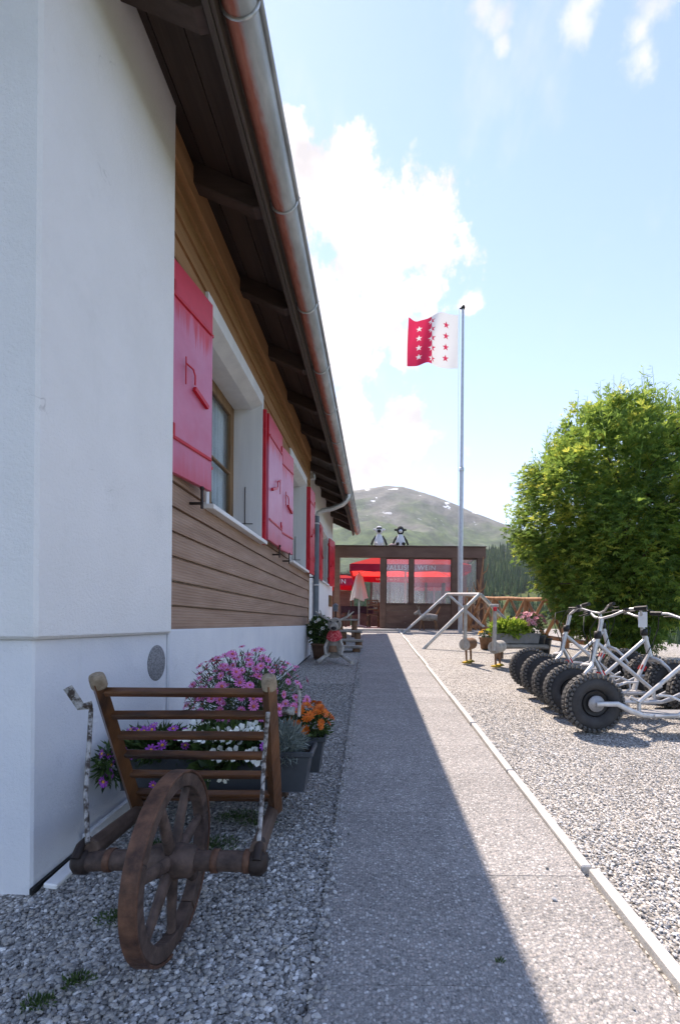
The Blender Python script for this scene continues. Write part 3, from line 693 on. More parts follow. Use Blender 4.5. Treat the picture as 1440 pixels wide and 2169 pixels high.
def downpipe():
    y=9.62; zb=zs(-.83)-.035-GR; xg=xf(y)+.06+GR; xpipe=-1.432
    mb=MB(); mb.cyl((xpipe,y,.25),(xpipe,y,3.36),.058,n=16); o=mb.build('downpipe',M['pipe'],house)
    s=MB(); s.tube([(xg,y,zb+.05),(xg,y,zb-.06),(xg-.03,y,zb-.13),(xg-.12,y,zb-.21),(xg-.34,y,zb-.30),(xpipe+.12,y,3.48),(xpipe+.03,y,3.43),(xpipe,y,3.33)],.05,14); s.build('swan_neck',M['zinc'],o)
    for z in (3.2,1.9,.9): c=MB(); c.lathe([(.059,-.016),(.068,-.012),(.068,.012),(.059,.016)],(xpipe,y,z),n=18); c.cyl((xpipe,y,z),(XS-.01,y,z),.008,n=6); c.build('pipe_clip',M['zinc'],o)
downpipe()
def roof():
    mb=MB(); xa=-6.5
    def row(y):
        b=xf(y)+.10; return [(xa,y,zs(xa)+.022),(b,y,zs(b)+.022),(b,y,zs(b)+.13),(xa,y,zs(xa)+.13)]
    mb.add(row(.40)+row(Y_END+.03),[(0,1,2,3),(7,6,5,4),(0,4,5,1),(1,5,6,2),(2,6,7,3),(3,7,4,0)])
    mb.add([(xa,.4,zs(xa)+.022),(xa,.4,zs(xa)+.13),(xa,Y_END,zs(xa)+.13),(xa,Y_END,zs(xa)+.022),(xa-6,.4,zs(xa)-2.7),(xa-6,.4,zs(xa)-2.6),(xa-6,Y_END,zs(xa)-2.6),(xa-6,Y_END,zs(xa)-2.7)],[(1,2,6,5),(0,4,7,3),(0,1,5,4),(3,7,6,2)])
    mb.build('roof',M['roof'],house)
roof()
def vent():
    mb=MB(); mb.lathe([(0,.004),(.092,.004),(.1,.001),(.1,-.01)],(XP-.0275,2.515,.867),axis='X',n=36); mb.build('vent_cover',M['vent'],house)
vent()
def wall_foot():
    m=mat('black_membrane',(.012,.012,.013),(.02,.02,.02),20,.5)
    mb=MB(); y0,y1=1.60,7.8; x=XP-.024
    mb.add([(x,y0,gz(y0)+.0),(x,y1,gz(y1)),(x+.012,y1,gz(y1)),(x+.012,y0,gz(y0)),(x,y0,gz(y0)+.022),(x,y1,gz(y1)+.022),(x+.012,y1,gz(y1)+.02),(x+.012,y0,gz(y0)+.02)],[(0,3,2,1),(4,5,6,7),(0,1,5,4),(1,2,6,5),(2,3,7,6),(3,0,4,7)]); mb.build('membrane_strip',m,house)
    mb=MB(); mb.box((x+.045,1.80,gz(1.8)+.012),(.05,.34,.02),(math.atan(SL),.15,.05)); mb.build('edging_strip',M['white_paint'],house,bevel=.004)
    mb=MB(); mb.box((x+.02,2.12,gz(2.12)+.035),(.02,.5,.09),(math.atan(SL),.1,0)); mb.build('edging_strip',M['plinth'],house,bevel=.004)
wall_foot()
hb('wall_box',M['frame'],[(XS,XS+.07,12.35,12.75,1.55,1.85)],bevel=.005)
hb('outdoor_lamp',M['zinc'],[(XC-.0,XC+.08,7.92,8.02,3.62,3.72)],bevel=.01)
# ------------------------------------------------------------------ more materials
M['oldwood']=mat('varnished_old_wood',(.028,.011,.006),(.19,.072,.024),9,.34,bump=.4,bscale=60,stretch=(.2,1,1),spec=.45)
M['oldwood_z']=mat('varnished_old_post',(.030,.013,.007),(.16,.064,.023),9,.36,bump=.4,bscale=60,stretch=(1,1,.15),spec=.45)
M['shaft']=mat('weathered_shaft_wood',(.060,.036,.026),(.13,.085,.062),14,.65,bump=.5,bscale=60,stretch=(1,.15,1))
M['rust']=mat('rusted_iron',(.050,.026,.020),(.19,.092,.056),17,.55,.25,bump=.35,bscale=60,detail=9)
M['felloe']=mat('grey_brown_felloe',(.040,.026,.022),(.12,.078,.062),18,.65,bump=.5,bscale=60)
M['endgrain']=mat('pale_end_grain',(.14,.10,.065),(.36,.29,.21),22,.85,bump=.4)
def flaky():
    t=NT('flaking_white_iron'); v=t.vec((1,1,1),False); f=t.noise(v,34,6,.7); col=t.ramp(f,[(.44,(.055,.040,.032)),(.53,(.30,.29,.28)),(.75,(.50,.49,.48))]); return t.out(col,.65,.1,t.bump(f,.4,.003))
M['flaky']=flaky()
M['planter']=mat('anthracite_plastic',(.045,.052,.060),(.062,.070,.080),6,.45,bump=.08)
M['soil']=mat('potting_soil',(.018,.012,.008),(.04,.028,.018),40,.95,bump=.9,bscale=90)
M['foliage']=leafmat('garden_foliage',[(0,(.018,.040,.012)),(.5,(.045,.090,.022)),(1,(.11,.17,.045))],.5,.25)
M['daisy_leaf']=leafmat('feathery_foliage',[(0,(.030,.055,.022)),(.5,(.06,.10,.036)),(1,(.13,.17,.075))],.6,.2)
M['silver_leaf']=leafmat('silver_foliage',[(0,(.10,.13,.12)),(.5,(.18,.22,.20)),(1,(.30,.35,.33))],.7,.15)
M['lime_leaf']=leafmat('lime_foliage',[(0,(.09,.17,.02)),(.5,(.22,.34,.04)),(1,(.42,.52,.10))],.5,.35)
def petal(name,c,c2): return mat(name,c,c2,60,.55,bump=0,lo=.3,hi=.7)
M['pink']=petal('pink_petal',(.52,.10,.33),(.68,.22,.48)); M['pink_c']=petal('pink_centre',(.40,.03,.10),(.50,.16,.05))
M['purple']=petal('purple_petal',(.33,.05,.42),(.47,.11,.55)); M['gold']=petal('gold_centre',(.62,.30,.03),(.72,.42,.05))
M['orange']=petal('marigold_petal',(.55,.085,.010),(.70,.20,.02)); M['white_f']=petal('white_petal',(.72,.74,.68),(.82,.84,.78)); M['yellow']=petal('yellow_petal',(.75,.40,.01),(.85,.55,.03))
M['rosy']=petal('rose_petal',(.62,.20,.30),(.78,.42,.48))

# ------------------------------------------------------------------ plant builders
def leaves(rng,n,centre,rad,ll,lw,inner=.35,up=.3,dome=False):
    """n folded leaf blades through an ellipsoid: V, F, tint"""
    d=rng.normal(size=(n,3)); d/=np.linalg.norm(d,axis=1)[:,None]
    if dome: d[:,2]=np.abs(d[:,2])
    rr=(inner+(1-inner)*rng.random(n))**.6; p=np.array(centre)+d*np.array(rad)*rr[:,None]
    ax=d+rng.normal(0,.55,(n,3))+np.array([0,0,up]); ax/=np.linalg.norm(ax,axis=1)[:,None]
    sd=np.cross(ax,rng.normal(size=(n,3))); sd/=np.linalg.norm(sd,axis=1)[:,None]; nn=np.cross(ax,sd)
    L=ll*rng.uniform(.6,1.3,n)[:,None]; W=lw*rng.uniform(.7,1.2,n)[:,None]
    V=np.stack([p,p+ax*L*.5+sd*W*.5+nn*W*.15,p+ax*L,p+ax*L*.5-sd*W*.5+nn*W*.15],1).reshape(-1,3)
    q=np.arange(n)[:,None]*4; Fc=np.concatenate([q,q+1,q+2,q+3],1)
    return V,Fc,np.repeat(np.clip(rng.normal(.45,.22,n),0,1),4)
def leafmesh(name,sets,m,parent):
    V=[];Fc=[];T=[];o=0
    for v,f,t in sets: V.append(v);Fc.append(f+o);T.append(t);o+=len(v)
    ob=np_mesh(name,np.concatenate(V),np.concatenate(Fc),m,parent,attr=np.concatenate(T)); ob['kind']='stuff'; return ob
def flower_mesh(name,r,k,m1,m2,cup=.25,cr=.3,double=False):
    mb=MB(); rings=[(r,0,0)] if not double else [(r,0,0),(r*.75,.25*r,.3),(r*.5,.42*r,.6)]
    for rr,dz,off in rings:
        for i in range(k):
            a=2*math.pi*(i+off)/k; w=math.pi/k*1.05
            c=lambda ang,rad,z:(math.cos(ang)*rad,math.sin(ang)*rad,z+dz)
            mb.add([c(a,rr*.18,0),c(a-w*.8,rr*.68,cup*rr*.5),c(a-w*.35,rr,cup*rr*.85+.06*rr*((i%2)*2-1)),c(a+w*.35,rr,cup*rr*.85),c(a+w*.8,rr*.68,cup*rr*.5)],[(0,1,2,3,4)],0)
    if not double: mb.sph((0,0,r*.07),(r*cr,r*cr,r*cr*.6),8,5,1)
    me=bpy.data.meshes.new(name); me.from_pydata(mb.v,[],mb.f); me.materials.append(m1); me.materials.append(m2); me.polygons.foreach_set('material_index',mb.m); me.polygons.foreach_set('use_smooth',mb.s)
    return me
FM={'pink':flower_mesh('daisy',.024,11,M['pink'],M['pink_c'],.15,.32),'purple':flower_mesh('purple_daisy',.021,9,M['purple'],M['gold'],.2,.3),
    'orange':flower_mesh('marigold',.021,9,M['orange'],M['orange'],.45,.3,True),'white':flower_mesh('petunia',.030,5,M['white_f'],M['lime_leaf'],.5,.15),'yellow':flower_mesh('yellow_bloom',.03,9,M['yellow'],M['yellow'],.4,.3,True),
    'rosy':flower_mesh('rosy_bloom',.035,9,M['rosy'],M['pink_c'],.3,.25),'cream':flower_mesh('cream_bloom',.03,6,M['white_f'],M['gold'],.4,.2)}
def put_flowers(parent,kind,pts,seed,tilt=.35,scale=(.8,1.15),name='flower'):
    rng=random.Random(seed); org=ORG.get(parent.name,Vector())
    for p,n in pts:
        o=bpy.data.objects.new(name,FM[kind]); COL.objects.link(o); o.parent=parent; o.location=Vector(p)-org
        nv=(Vector(n).normalized()+Vector((rng.uniform(-tilt,tilt),rng.uniform(-tilt,tilt),rng.uniform(-tilt,tilt)))).normalized()
        q=nv.to_track_quat('Z','Y'); o.rotation_mode='QUATERNION'; o.rotation_quaternion=q; s=rng.uniform(*scale); o.scale=(s,s,s)
def dome_pts(n,c,rad,seed,zmin=0.0,front=0.0,rr=(.92,1.05)):
    rng=random.Random(seed); out=[]; c=Vector(c)
    while len(out)<n:
        d=Vector((rng.gauss(0,1),rng.gauss(0,1)-front,rng.gauss(0,1))).normalized()
        if d.z<zmin: continue
        p=c+Vector((d.x*rad[0],d.y*rad[1],d.z*rad[2]))*rng.uniform(*rr); out.append((p,Vector((d.x,d.y-.25,d.z+.35))))
    return out
def trough(name,label,x0,x1,y0,y1,z0,z1,m=None,tap=.84,group=None):
    c=((x0+x1)/2,(y0+y1)/2,z0); o=thing(name,label,'planter',c,group=group); lx,ly,h=x1-x0,y1-y0,z1-z0; t=.008
    mb=MB()
    def rect(k,z,ins=0): 
        kx=lx/2*(1-(1-k)*.45)-ins; ky=ly/2*k-ins; return [(c[0]-kx,c[1]-ky,z),(c[0]+kx,c[1]-ky,z),(c[0]+kx,c[1]+ky,z),(c[0]-kx,c[1]+ky,z)]
    rr=[rect(tap,z0),rect(.97,z1-.025),rect(1.04,z1-.024),rect(1.04,z1),rect(.97,z1),rect(.95,z1-.06,.004)]
    mb.rings(rr,0,False,False); mb.add(rr[0],[(0,1,2,3)]); mb.build('trough',m or M['planter'],o,bevel=.003)
    s=MB(); s.add(rect(.955,z1-.03,.002),[(0,1,2,3)]); s.build('soil',M['soil'],o); return o

# ------------------------------------------------------------------ wheelbarrow
def barrow():
    Yc,Zc,Xc,Rw=1.425,.352,-.605,.272
    bw=thing('wheelbarrow','old wooden wheelbarrow with slatted front rack and iron-tyred wheel','wheelbarrow',(-.65,1.9,gz(1.9)))
    # wheel
    wr=MB(); hw=.024
    wr.lathe([(Rw,-hw),(Rw,hw),(Rw-.009,hw),(Rw-.009,-hw)],(Xc,Yc,Zc),axis='X',n=64,closed=True,sm=False); tyre=None
    wheel=MB(); 
    wheel.lathe([(.034,-.075),(.048,-.06),(.052,-.02),(.052,.02),(.048,.06),(.034,.075)],(Xc,Yc,Zc),axis='X',n=20); wheel.lathe([(.0,-.075),(.034,-.075)],(Xc,Yc,Zc),axis='X',n=20); wheel.lathe([(.034,.075),(.0,.075)],(Xc,Yc,Zc),axis='X',n=20)
    wo=wheel.build('wheel',M['felloe'],bw)
    wr.build('iron_tyre',M['rust'],wo,bevel=.002)
    for k in range(5):
        a0=2*math.pi*k/5+.2; rr=[]
        for i in range(13):
            a=a0+(2*math.pi/5-.012)*i/12; rr.append([Vector((Xc+dx,Yc+math.cos(a)*q,Zc+math.sin(a)*q)) for dx,q in ((-.021,Rw-.0095),(.021,Rw-.0095),(.019,Rw-.052),(-.019,Rw-.052))])
        f=MB(); f.rings(rr,0,True,False); f.build('felloe',M['felloe'],wo,bevel=.003)
    for k in range(7):
        a=2*math.pi*k/7+.2; d=Vector((0,math.cos(a),math.sin(a))); s=MB(); c=Vector((Xc,Yc,Zc))
        s.tube([c+d*.04,c+d*.09,c+d*(Rw-.055)],[.021,.019,.015],8,sq=(.8,1.2)); s.build('spoke',M['felloe'],wo)
    # axle beam
    ax=MB(); ax.tube([(-.875,Yc,Zc-.004),(-.80,Yc,Zc),(-.64,Yc,Zc)],[.032,.031,.030],14); ax.tube([(-.55,Yc,Zc),(-.42,Yc,Zc),(-.345,Yc,Zc-.002)],[.030,.031,.032],14); axo=ax.build('axle',M['felloe'],bw)
    for x in (-.80,-.37,-.47): c=MB(); c.lathe([(.032,-.011),(.0355,-.009),(.0355,.009),(.032,.011)],(x,Yc,Zc),axis='X',n=20); c.build('iron_band',M['rust'],axo)
    for x,s in ((-.888,-1),(-.335,1)):
        c=MB(); c.lathe([(.0,s*.026),(.026,s*.024),(.038,s*.01),(.039,-s*.02),(.026,-s*.028)],(x,Yc,Zc-.004),axis='X',n=20); c.tube([(x,Yc-.035,Zc+.02),(x,Yc-.01,Zc+.046),(x,Yc+.03,Zc+.05)],.014,8); c.build('axle_bearing',M['iron_dark'],axo)
    # shafts
    for A in ([(-.86,1.42,.385),(-.975,1.93,.285),(-1.05,2.45,.30),(-1.10,2.95,.40)],[(-.34,1.42,.385),(-.405,1.95,.285),(-.46,2.45,.30),(-.49,2.95,.40)]):
        s=MB(); s.tube(A,[.034,.034,.032,.022],8,sm=False,sq=(.8,1)); s.build('shaft',M['shaft'],bw,bevel=.004)
    for y,z in ((2.02,.298),(2.2,.30),(2.38,.302),(2.5,.305)):
        s=MB(); t=(y-1.93)/.52; s.bb(-1.0-.07*t,-.385-.055*t,y-.035,y+.035,z+.018,z+.034); s.build('floor_slat',M['oldwood'],bw,bevel=.003)
    for x,y in ((-1.04,2.42),(-.455,2.42)):
        s=MB(); s.tube([(x,y,.29),(x+.01,y+.06,gz(2.48)-.02)],[.028,.024],6,sm=False); s.build('leg',M['shaft'],bw)
    # rack leaning over the wheel
    LT,LB=Vector((-.962,1.625,.885)),Vector((-.985,1.955,.30)); RT,RB=Vector((-.352,1.625,.885)),Vector((-.392,1.955,.30))
    for T,B in ((LT,LB),(RT,RB)):
        p=MB(); d=(T-B)
        p.tube([B-d*.02,B+d*.3,B+d*.7,T],[.027,.026,.025,.024],4,sm=False,sq=(1.1,1.25)); po=p.build('post',M['oldwood_z'],bw)
        k=MB(); k.tube([T-d*.035,T-d*.01,T+d*.015,T+d*.035,T+d*.045],[.027,.0275,.027,.025,.014],12); k.build('post_head',M['endgrain'],po)
    for i,t in enumerate((.93,.775,.62,.465,.305,.135)):
        a=LB.lerp(LT,t); b=RB.lerp(RT,t); s=MB(); j=random.uniform(-.006,.006)
        s.tube([a+Vector((.012,0,j)),(a+b)/2+Vector((0,0,random.uniform(-.003,.003))),b+Vector((-.012,0,0))],.020,4,sm=False,sq=(.75,1)); s.build('rack_slat',M['oldwood'],bw,bevel=.004)
    s=MB(); s.tube([LT+Vector((-.03,.01,-.10)),(-.965,1.58,.66),(-.925,1.50,.53),(-.868,1.42,.405)],.0075,8); s.build('iron_stay',M['flaky'],bw)
    s=MB(); s.tube([RT+Vector((.005,-.035,-.10)),(-.366,1.62,.62),(-.352,1.53,.50),(-.338,1.43,.41)],.0075,8); s.build('iron_stay',M['flaky'],bw)
    s=MB(); s.tube([LT+Vector((-.02,.0,-.085)),LT+Vector((-.055,-.01,-.09)),LT+Vector((-.095,-.02,-.02))],.012,4,sm=False,sq=(.5,1.3)); s.build('iron_hook',M['flaky'],bw)
    s=MB(); s.cyl(RT+Vector((.03,.10,-.12)),RT+Vector((.075,.10,-.12)),.016,n=10); s.tube([RT+Vector((.085,.10,-.02)),RT+Vector((.095,.10,-.06)),RT+Vector((.092,.10,-.14))],.007,6); s.build('iron_hook',M['flaky'],bw)
barrow()
# planters and flowers on the barrow
trough('flower_trough','anthracite flower trough directly behind the slatted rack of the wheelbarrow',-1.13,-.25,2.02,2.20,.342,.525)
trough('flower_trough','anthracite flower trough with orange marigolds, rear one on the wheelbarrow',-1.0,-.215,2.28,2.46,.345,.525)
def daisy():
    c=(-.64,2.40,.66); o=thing('daisy_bush','big rounded bush of pink daisies behind the wheelbarrow rack','flowers',(-.64,2.40,.50)); rng=np.random.default_rng(4)
    leafmesh('foliage',[leaves(rng,4600,(-.64,2.40,.68),(.29,.22,.25),.045,.006,.1,.5),leaves(rng,1500,(-.60,2.40,.56),(.26,.14,.08),.05,.010,.1,.4)],M['daisy_leaf'],o)
    put_flowers(o,'pink',dome_pts(185,(-.625,2.40,.67),(.30,.25,.28),8,-.12,.25,(.84,1.10)),3,.45,(.55,1.2))
    st=MB(); rg=random.Random(5)
    for p,n in dome_pts(70,(-.635,2.40,.68),(.32,.24,.28),9,0,.2): st.tube([(-.64+rg.uniform(-.1,.1),2.4,.55),Vector((-.64,2.4,.6)).lerp(p,.6)+Vector((0,0,.03)),p],.0018,4)
    st.build('stems',M['silver_leaf'],o)['kind']='stuff'
daisy()
def marigold():
    o=thing('marigold_plant','bright orange marigolds at the right end of the rear trough','flowers',(-.29,2.36,.51)); rng=np.random.default_rng(6)
    leafmesh('foliage',[leaves(rng,900,(-.30,2.36,.56),(.11,.10,.09),.035,.010,.1,.4)],M['foliage'],o)
    put_flowers(o,'orange',dome_pts(44,(-.30,2.35,.575),(.115,.11,.115),7,-.1,.35,(.8,1.1)),6,.4,(.8,1.35))
marigold()
def purple():
    o=thing('purple_daisies','low violet daisies at the left end of the front trough','flowers',(-.98,2.10,.50)); rng=np.random.default_rng(7)
    leafmesh('foliage',[leaves(rng,1500,(-.96,2.09,.53),(.19,.10,.07),.05,.014,.1,.3),leaves(rng,350,(-1.13,2.0,.47),(.05,.06,.09),.04,.012,.1,-.2)],M['foliage'],o)
    pts=dome_pts(26,(-.95,2.08,.53),(.20,.11,.095),17,-.15,.5)
    pts+=[(Vector((-1.10+random.uniform(-.05,.045),1.985+random.uniform(-.04,.03),.49+random.uniform(-.09,.05))),(-.3,-1,.3)) for _ in range(11)]+[(Vector((-.905,1.93,.405)),(0,-1,.15)),(Vector((-.44,1.945,.57)),(0,-1,.3))]
    put_flowers(o,'purple',pts,9,.35,(.85,1.3))
purple()
def petunia():
    o=thing('white_petunias','white petunias with broad green leaves in the middle of the front trough','flowers',(-.62,2.10,.50)); rng=np.random.default_rng(8)
    leafmesh('foliage',[leaves(rng,900,(-.64,2.09,.53),(.22,.10,.08),.06,.030,.1,.2),leaves(rng,40,(-.68,1.97,.46),(.07,.03,.03),.07,.035,.1,-.2)],M['foliage'],o)
    pts=[(Vector((random.uniform(-.82,-.44),random.uniform(2.0,2.13),random.uniform(.565,.62))),(random.uniform(-.4,.4),-.9,.7)) for _ in range(32)]+[(Vector((random.uniform(-.66,-.42),1.985,random.uniform(.50,.535))),(0,-1,.4)) for _ in range(7)]+[(Vector((-.615,1.95,.435)),(0,-1,-.6)),(Vector((-.68,1.95,.445)),(0,-1,-.3))]
    put_flowers(o,'white',pts,10,.35,(.85,1.3))
petunia()
def silver():
    o=thing('silver_herb','grey-green feathery herb at the right end of the front trough','plant',(-.36,2.10,.49)); rng=np.random.default_rng(9)
    leafmesh('foliage',[leaves(rng,1500,(-.375,2.08,.545),(.085,.09,.09),.045,.005,.1,.5)],M['silver_leaf'],o)
silver()
def moss():
    rng=np.random.default_rng(31); S=[]
    for x,y,r,n in ((-.83,1.52,.07,260),(-.66,1.95,.14,500),(-.62,2.2,.12,400),(-.50,2.15,.09,250),(-.80,1.27,.05,160),(-.86,1.20,.045,140),(-.64,1.12,.012,30),(-.9,1.95,.1,260),(-.545,2.75,.05,80),(.395,1.35,.012,20)):
        S.append(leaves(rng,n,(x,y,gz(y)+.004),(r,r*.7,.014),.016,.005,.0,.8,True))
    tag(leafmesh('moss',S,M['foliage'],None),'small green moss tufts in the gravel under the wheelbarrow','moss',kind='stuff')
moss()

# ------------------------------------------------------------------ scooters
M['tyre']=mat('tyre_rubber',(.030,.030,.032),(.055,.055,.057),10,.75,bump=.2,bscale=60)
M['tyre_knob']=mat('dusty_tyre_tread',(.07,.07,.07),(.15,.147,.14),30,.8,bump=.2)
M['silver']=mat('silver_powder_coat',(.46,.465,.47),(.58,.585,.59),20,.36,.35,bump=.04,spec=.5)
M['black_plastic']=mat('black_plastic',(.014,.014,.015),(.025,.025,.026),10,.5,bump=.1)
M['red_sticker']=mat('red_sticker',(.5,.03,.03),(.6,.06,.05),8,.5,bump=0)
M['deck']=mat('deck_aluminium',(.30,.30,.31),(.40,.40,.41),40,.5,.5,bump=.3)
RW,WB=.236,1.12
def tyre_mesh():
    mb=MB(); prof=[]
    for k in range(16):
        a=2*math.pi*k/16; prof.append((.162+.066*math.cos(a)*(1.0),.072*math.sin(a)))
    mb.lathe(prof,(0,0,0),axis='Y',n=48,closed=True,m=0)
    n=34
    for k in range(n):
        for row,(yy,rr,off,sx) in enumerate(((-.058,.210,0,.032),(-.026,.2255,.5,.034),(.026,.2255,0,.034),(.058,.210,.5,.032))):
            a=2*math.pi*(k+off)/n; c=Vector((rr*math.cos(a),yy,rr*math.sin(a)))
            M3=Matrix.Rotation(-a,3,'Y')@Matrix.Rotation(-yy*9,3,'Z'); mb.box(c,(.019,sx,.022),M3,1)
    me=bpy.data.meshes.new('tyre'); me.from_pydata([tuple(v) for v in mb.v],[],mb.f); me.materials.append(M['tyre']); me.materials.append(M['tyre_knob']); me.polygons.foreach_set('material_index',mb.m); me.polygons.foreach_set('use_smooth',mb.s); return me
TY=tyre_mesh()
def scooter():
    o=thing('kick_scooter','silver fat-tyre kick scooter','scooter')
    for x in (0,WB):
        w=MB(); w.lathe([(.098,-.05),(.104,-.045),(.104,.045),(.098,.05)],(x,0,RW),axis='Y',n=28); w.lathe([(.03,-.03),(.098,-.045)],(x,0,RW),axis='Y',n=28); w.lathe([(.098,.045),(.03,.03)],(x,0,RW),axis='Y',n=28)
        wo=w.build('wheel',M['black_plastic'],o)
        t=link('tyre',TY,wo); t.location=(x,0,RW)
        h=MB()
        for s in (-1,1): h.lathe([(.0,s*.072),(.02,s*.072),(.024,s*.066),(.062,s*.064),(.066,s*.056),(.03,s*.03)] if s>0 else [(.03,-.03),(.066,-.056),(.062,-.064),(.024,-.066),(.02,-.072),(.0,-.072)],(x,0,RW),axis='Y',n=28)
        h.build('hub',M['deck'],wo)
    f=MB()
    for s in (-1,1):
        y=s*.092
        f.tube([(-.015,y,RW),(.03,y,RW+.004),(.15,y,RW+.004),(.26,y,RW-.05),(.36,y*.95,RW-.085),(.5,y*.9,RW-.09),(.86,y*.8,RW-.09)],[.018,.02,.022,.022,.017,.015,.015],10,sq=(.55,1.0))
    f.tube([(.374,0,RW-.085),(.374,0,RW+.0)],.016,10); f.tube([(.37,-.09,RW-.085),(.37,.09,RW-.085)],.014,10)
    f.tube([(.30,0,RW+.045),(.374,0,RW+.005),(.90,0,.69)],[.011,.017,.018],12)
    f.tube([(.76,0,.165),(.80,0,.30),(.915,0,.545)],[.034,.031,.023],10,sq=(.55,1.1)); f.tube([(.74,-.075,.15),(.76,0,.16),(.74,.075,.15)],.018,8)
    f.tube([(.868,0,.725),(.925,0,.50)],.024,14)
    fo=f.build('frame',M['silver'],o)
    
    for q in (-1,1): s=MB(); s.box((.845,q*.0205,.39),(.05,.004,.05),(0,.5,0)); s.build('sticker',M['red_sticker'],fo)
    d=MB(); d.box((.60,0,.163),(.46,.15,.012)); d.build('deck',M['deck'],o,bevel=.004)
    l=MB(); l.tube([(.44,-.10,.15),(.60,-.12,.16),(.655,-.12,.20),(.64,-.115,.27),(.56,-.10,.305),(.47,-.085,.31)],.011,10); l.build('side_stand',M['silver'],o)
    k=MB()
    for sgn in (-1,1): k.tube([(.935,sgn*.02,.49),(.965,sgn*.085,.465),(1.03,sgn*.098,.40),(1.10,sgn*.098,.30),(WB,sgn*.096,RW)],[.017,.017,.0165,.016,.015],10)
    k.tube([(.965,-.085,.465),(.965,.085,.465)],.02,10); k.build('fork',M['silver'],o)
    h=MB(); h.tube([(.868,0,.72),(.84,0,.83),(.83,0,.885)],[.021,.019,.022],12)
    h.tube([(.70,-.345,.965),(.755,-.22,.96),(.81,-.10,.91),(.83,0,.89),(.81,.10,.91),(.755,.22,.96),(.70,.345,.965)],.0115,10); ho=h.build('handlebar',M['silver'],o)
    for sgn in (-1,1):
        g=MB(); g.tube([(.735,sgn*.27,.963),(.695,sgn*.36,.966)],.019,12); g.build('grip',M['black_plastic'],ho)
        b=MB(); b.box((.775,sgn*.22,.955),(.03,.035,.03)); b.tube([(.79,sgn*.215,.95),(.815,sgn*.25,.935),(.79,sgn*.33,.935)],.0065,6); b.build('brake_lever',M['black_plastic'],ho)
        c=MB(); c.tube([(.79,sgn*.20,.95),(.92,sgn*.15,.92),(.97,sgn*.06,.78),(.93,sgn*.03,.62),(.95,sgn*.03,.5) if sgn>0 else (.80,-.03,.42)],.0045,6); c.build('brake_cable',M['black_plastic'],o)
    c=MB(); c.lathe([(0,.04),(.03,.04),(.034,.0),(.03,-.03),(0,-.03)],(.868,0,.735),n=14); c.build('headset',M['black_plastic'],o)
    return o
sc0=scooter(); GRP='fat-tyre kick scooters parked side by side'
SC=[(3.655,1,1.805,.015,'nearest silver fat-tyre scooter, its rear wheel fully in view at the front of the row'),
    (4.09,-1,1.83,-.01,'second nearest silver fat-tyre scooter, front wheel towards the path'),
    (4.44,1,1.845,.02,'middle silver fat-tyre scooter of five, white tag hanging at its handlebar'),
    (4.84,-1,1.87,.0,'second farthest silver fat-tyre scooter, front wheel towards the path'),
    (5.33,1,1.90,.01,'farthest silver fat-tyre scooter of the row, beside the flower planters')]
for i,(y,dr,x,yaw,lab) in enumerate(SC):
    s=sc0 if i==0 else copy_tree(sc0)
    s.location=(x if dr>0 else x+WB,y,gz(y)-.004); s.rotation_euler=((.0,.05,-.035,.06,-.05)[i],0,yaw if dr>0 else math.pi+yaw); tag(s,lab,'scooter',GRP)
    for ch in s.children:
        if ch.name.startswith('handlebar'):
            an=(.0,.28,-.22,-.30,.25)[i]; c0=Vector((.84,0,.83)); ch.rotation_euler=(0,0,an); ch.location=c0-Matrix.Rotation(an,3,'Z')@c0
    if i==2:
        t=MB(); t.box((.80,-.09,.86),(.004,.075,.15),(0,.12,.9)); t.build('number_tag',M['white_paint'],s)
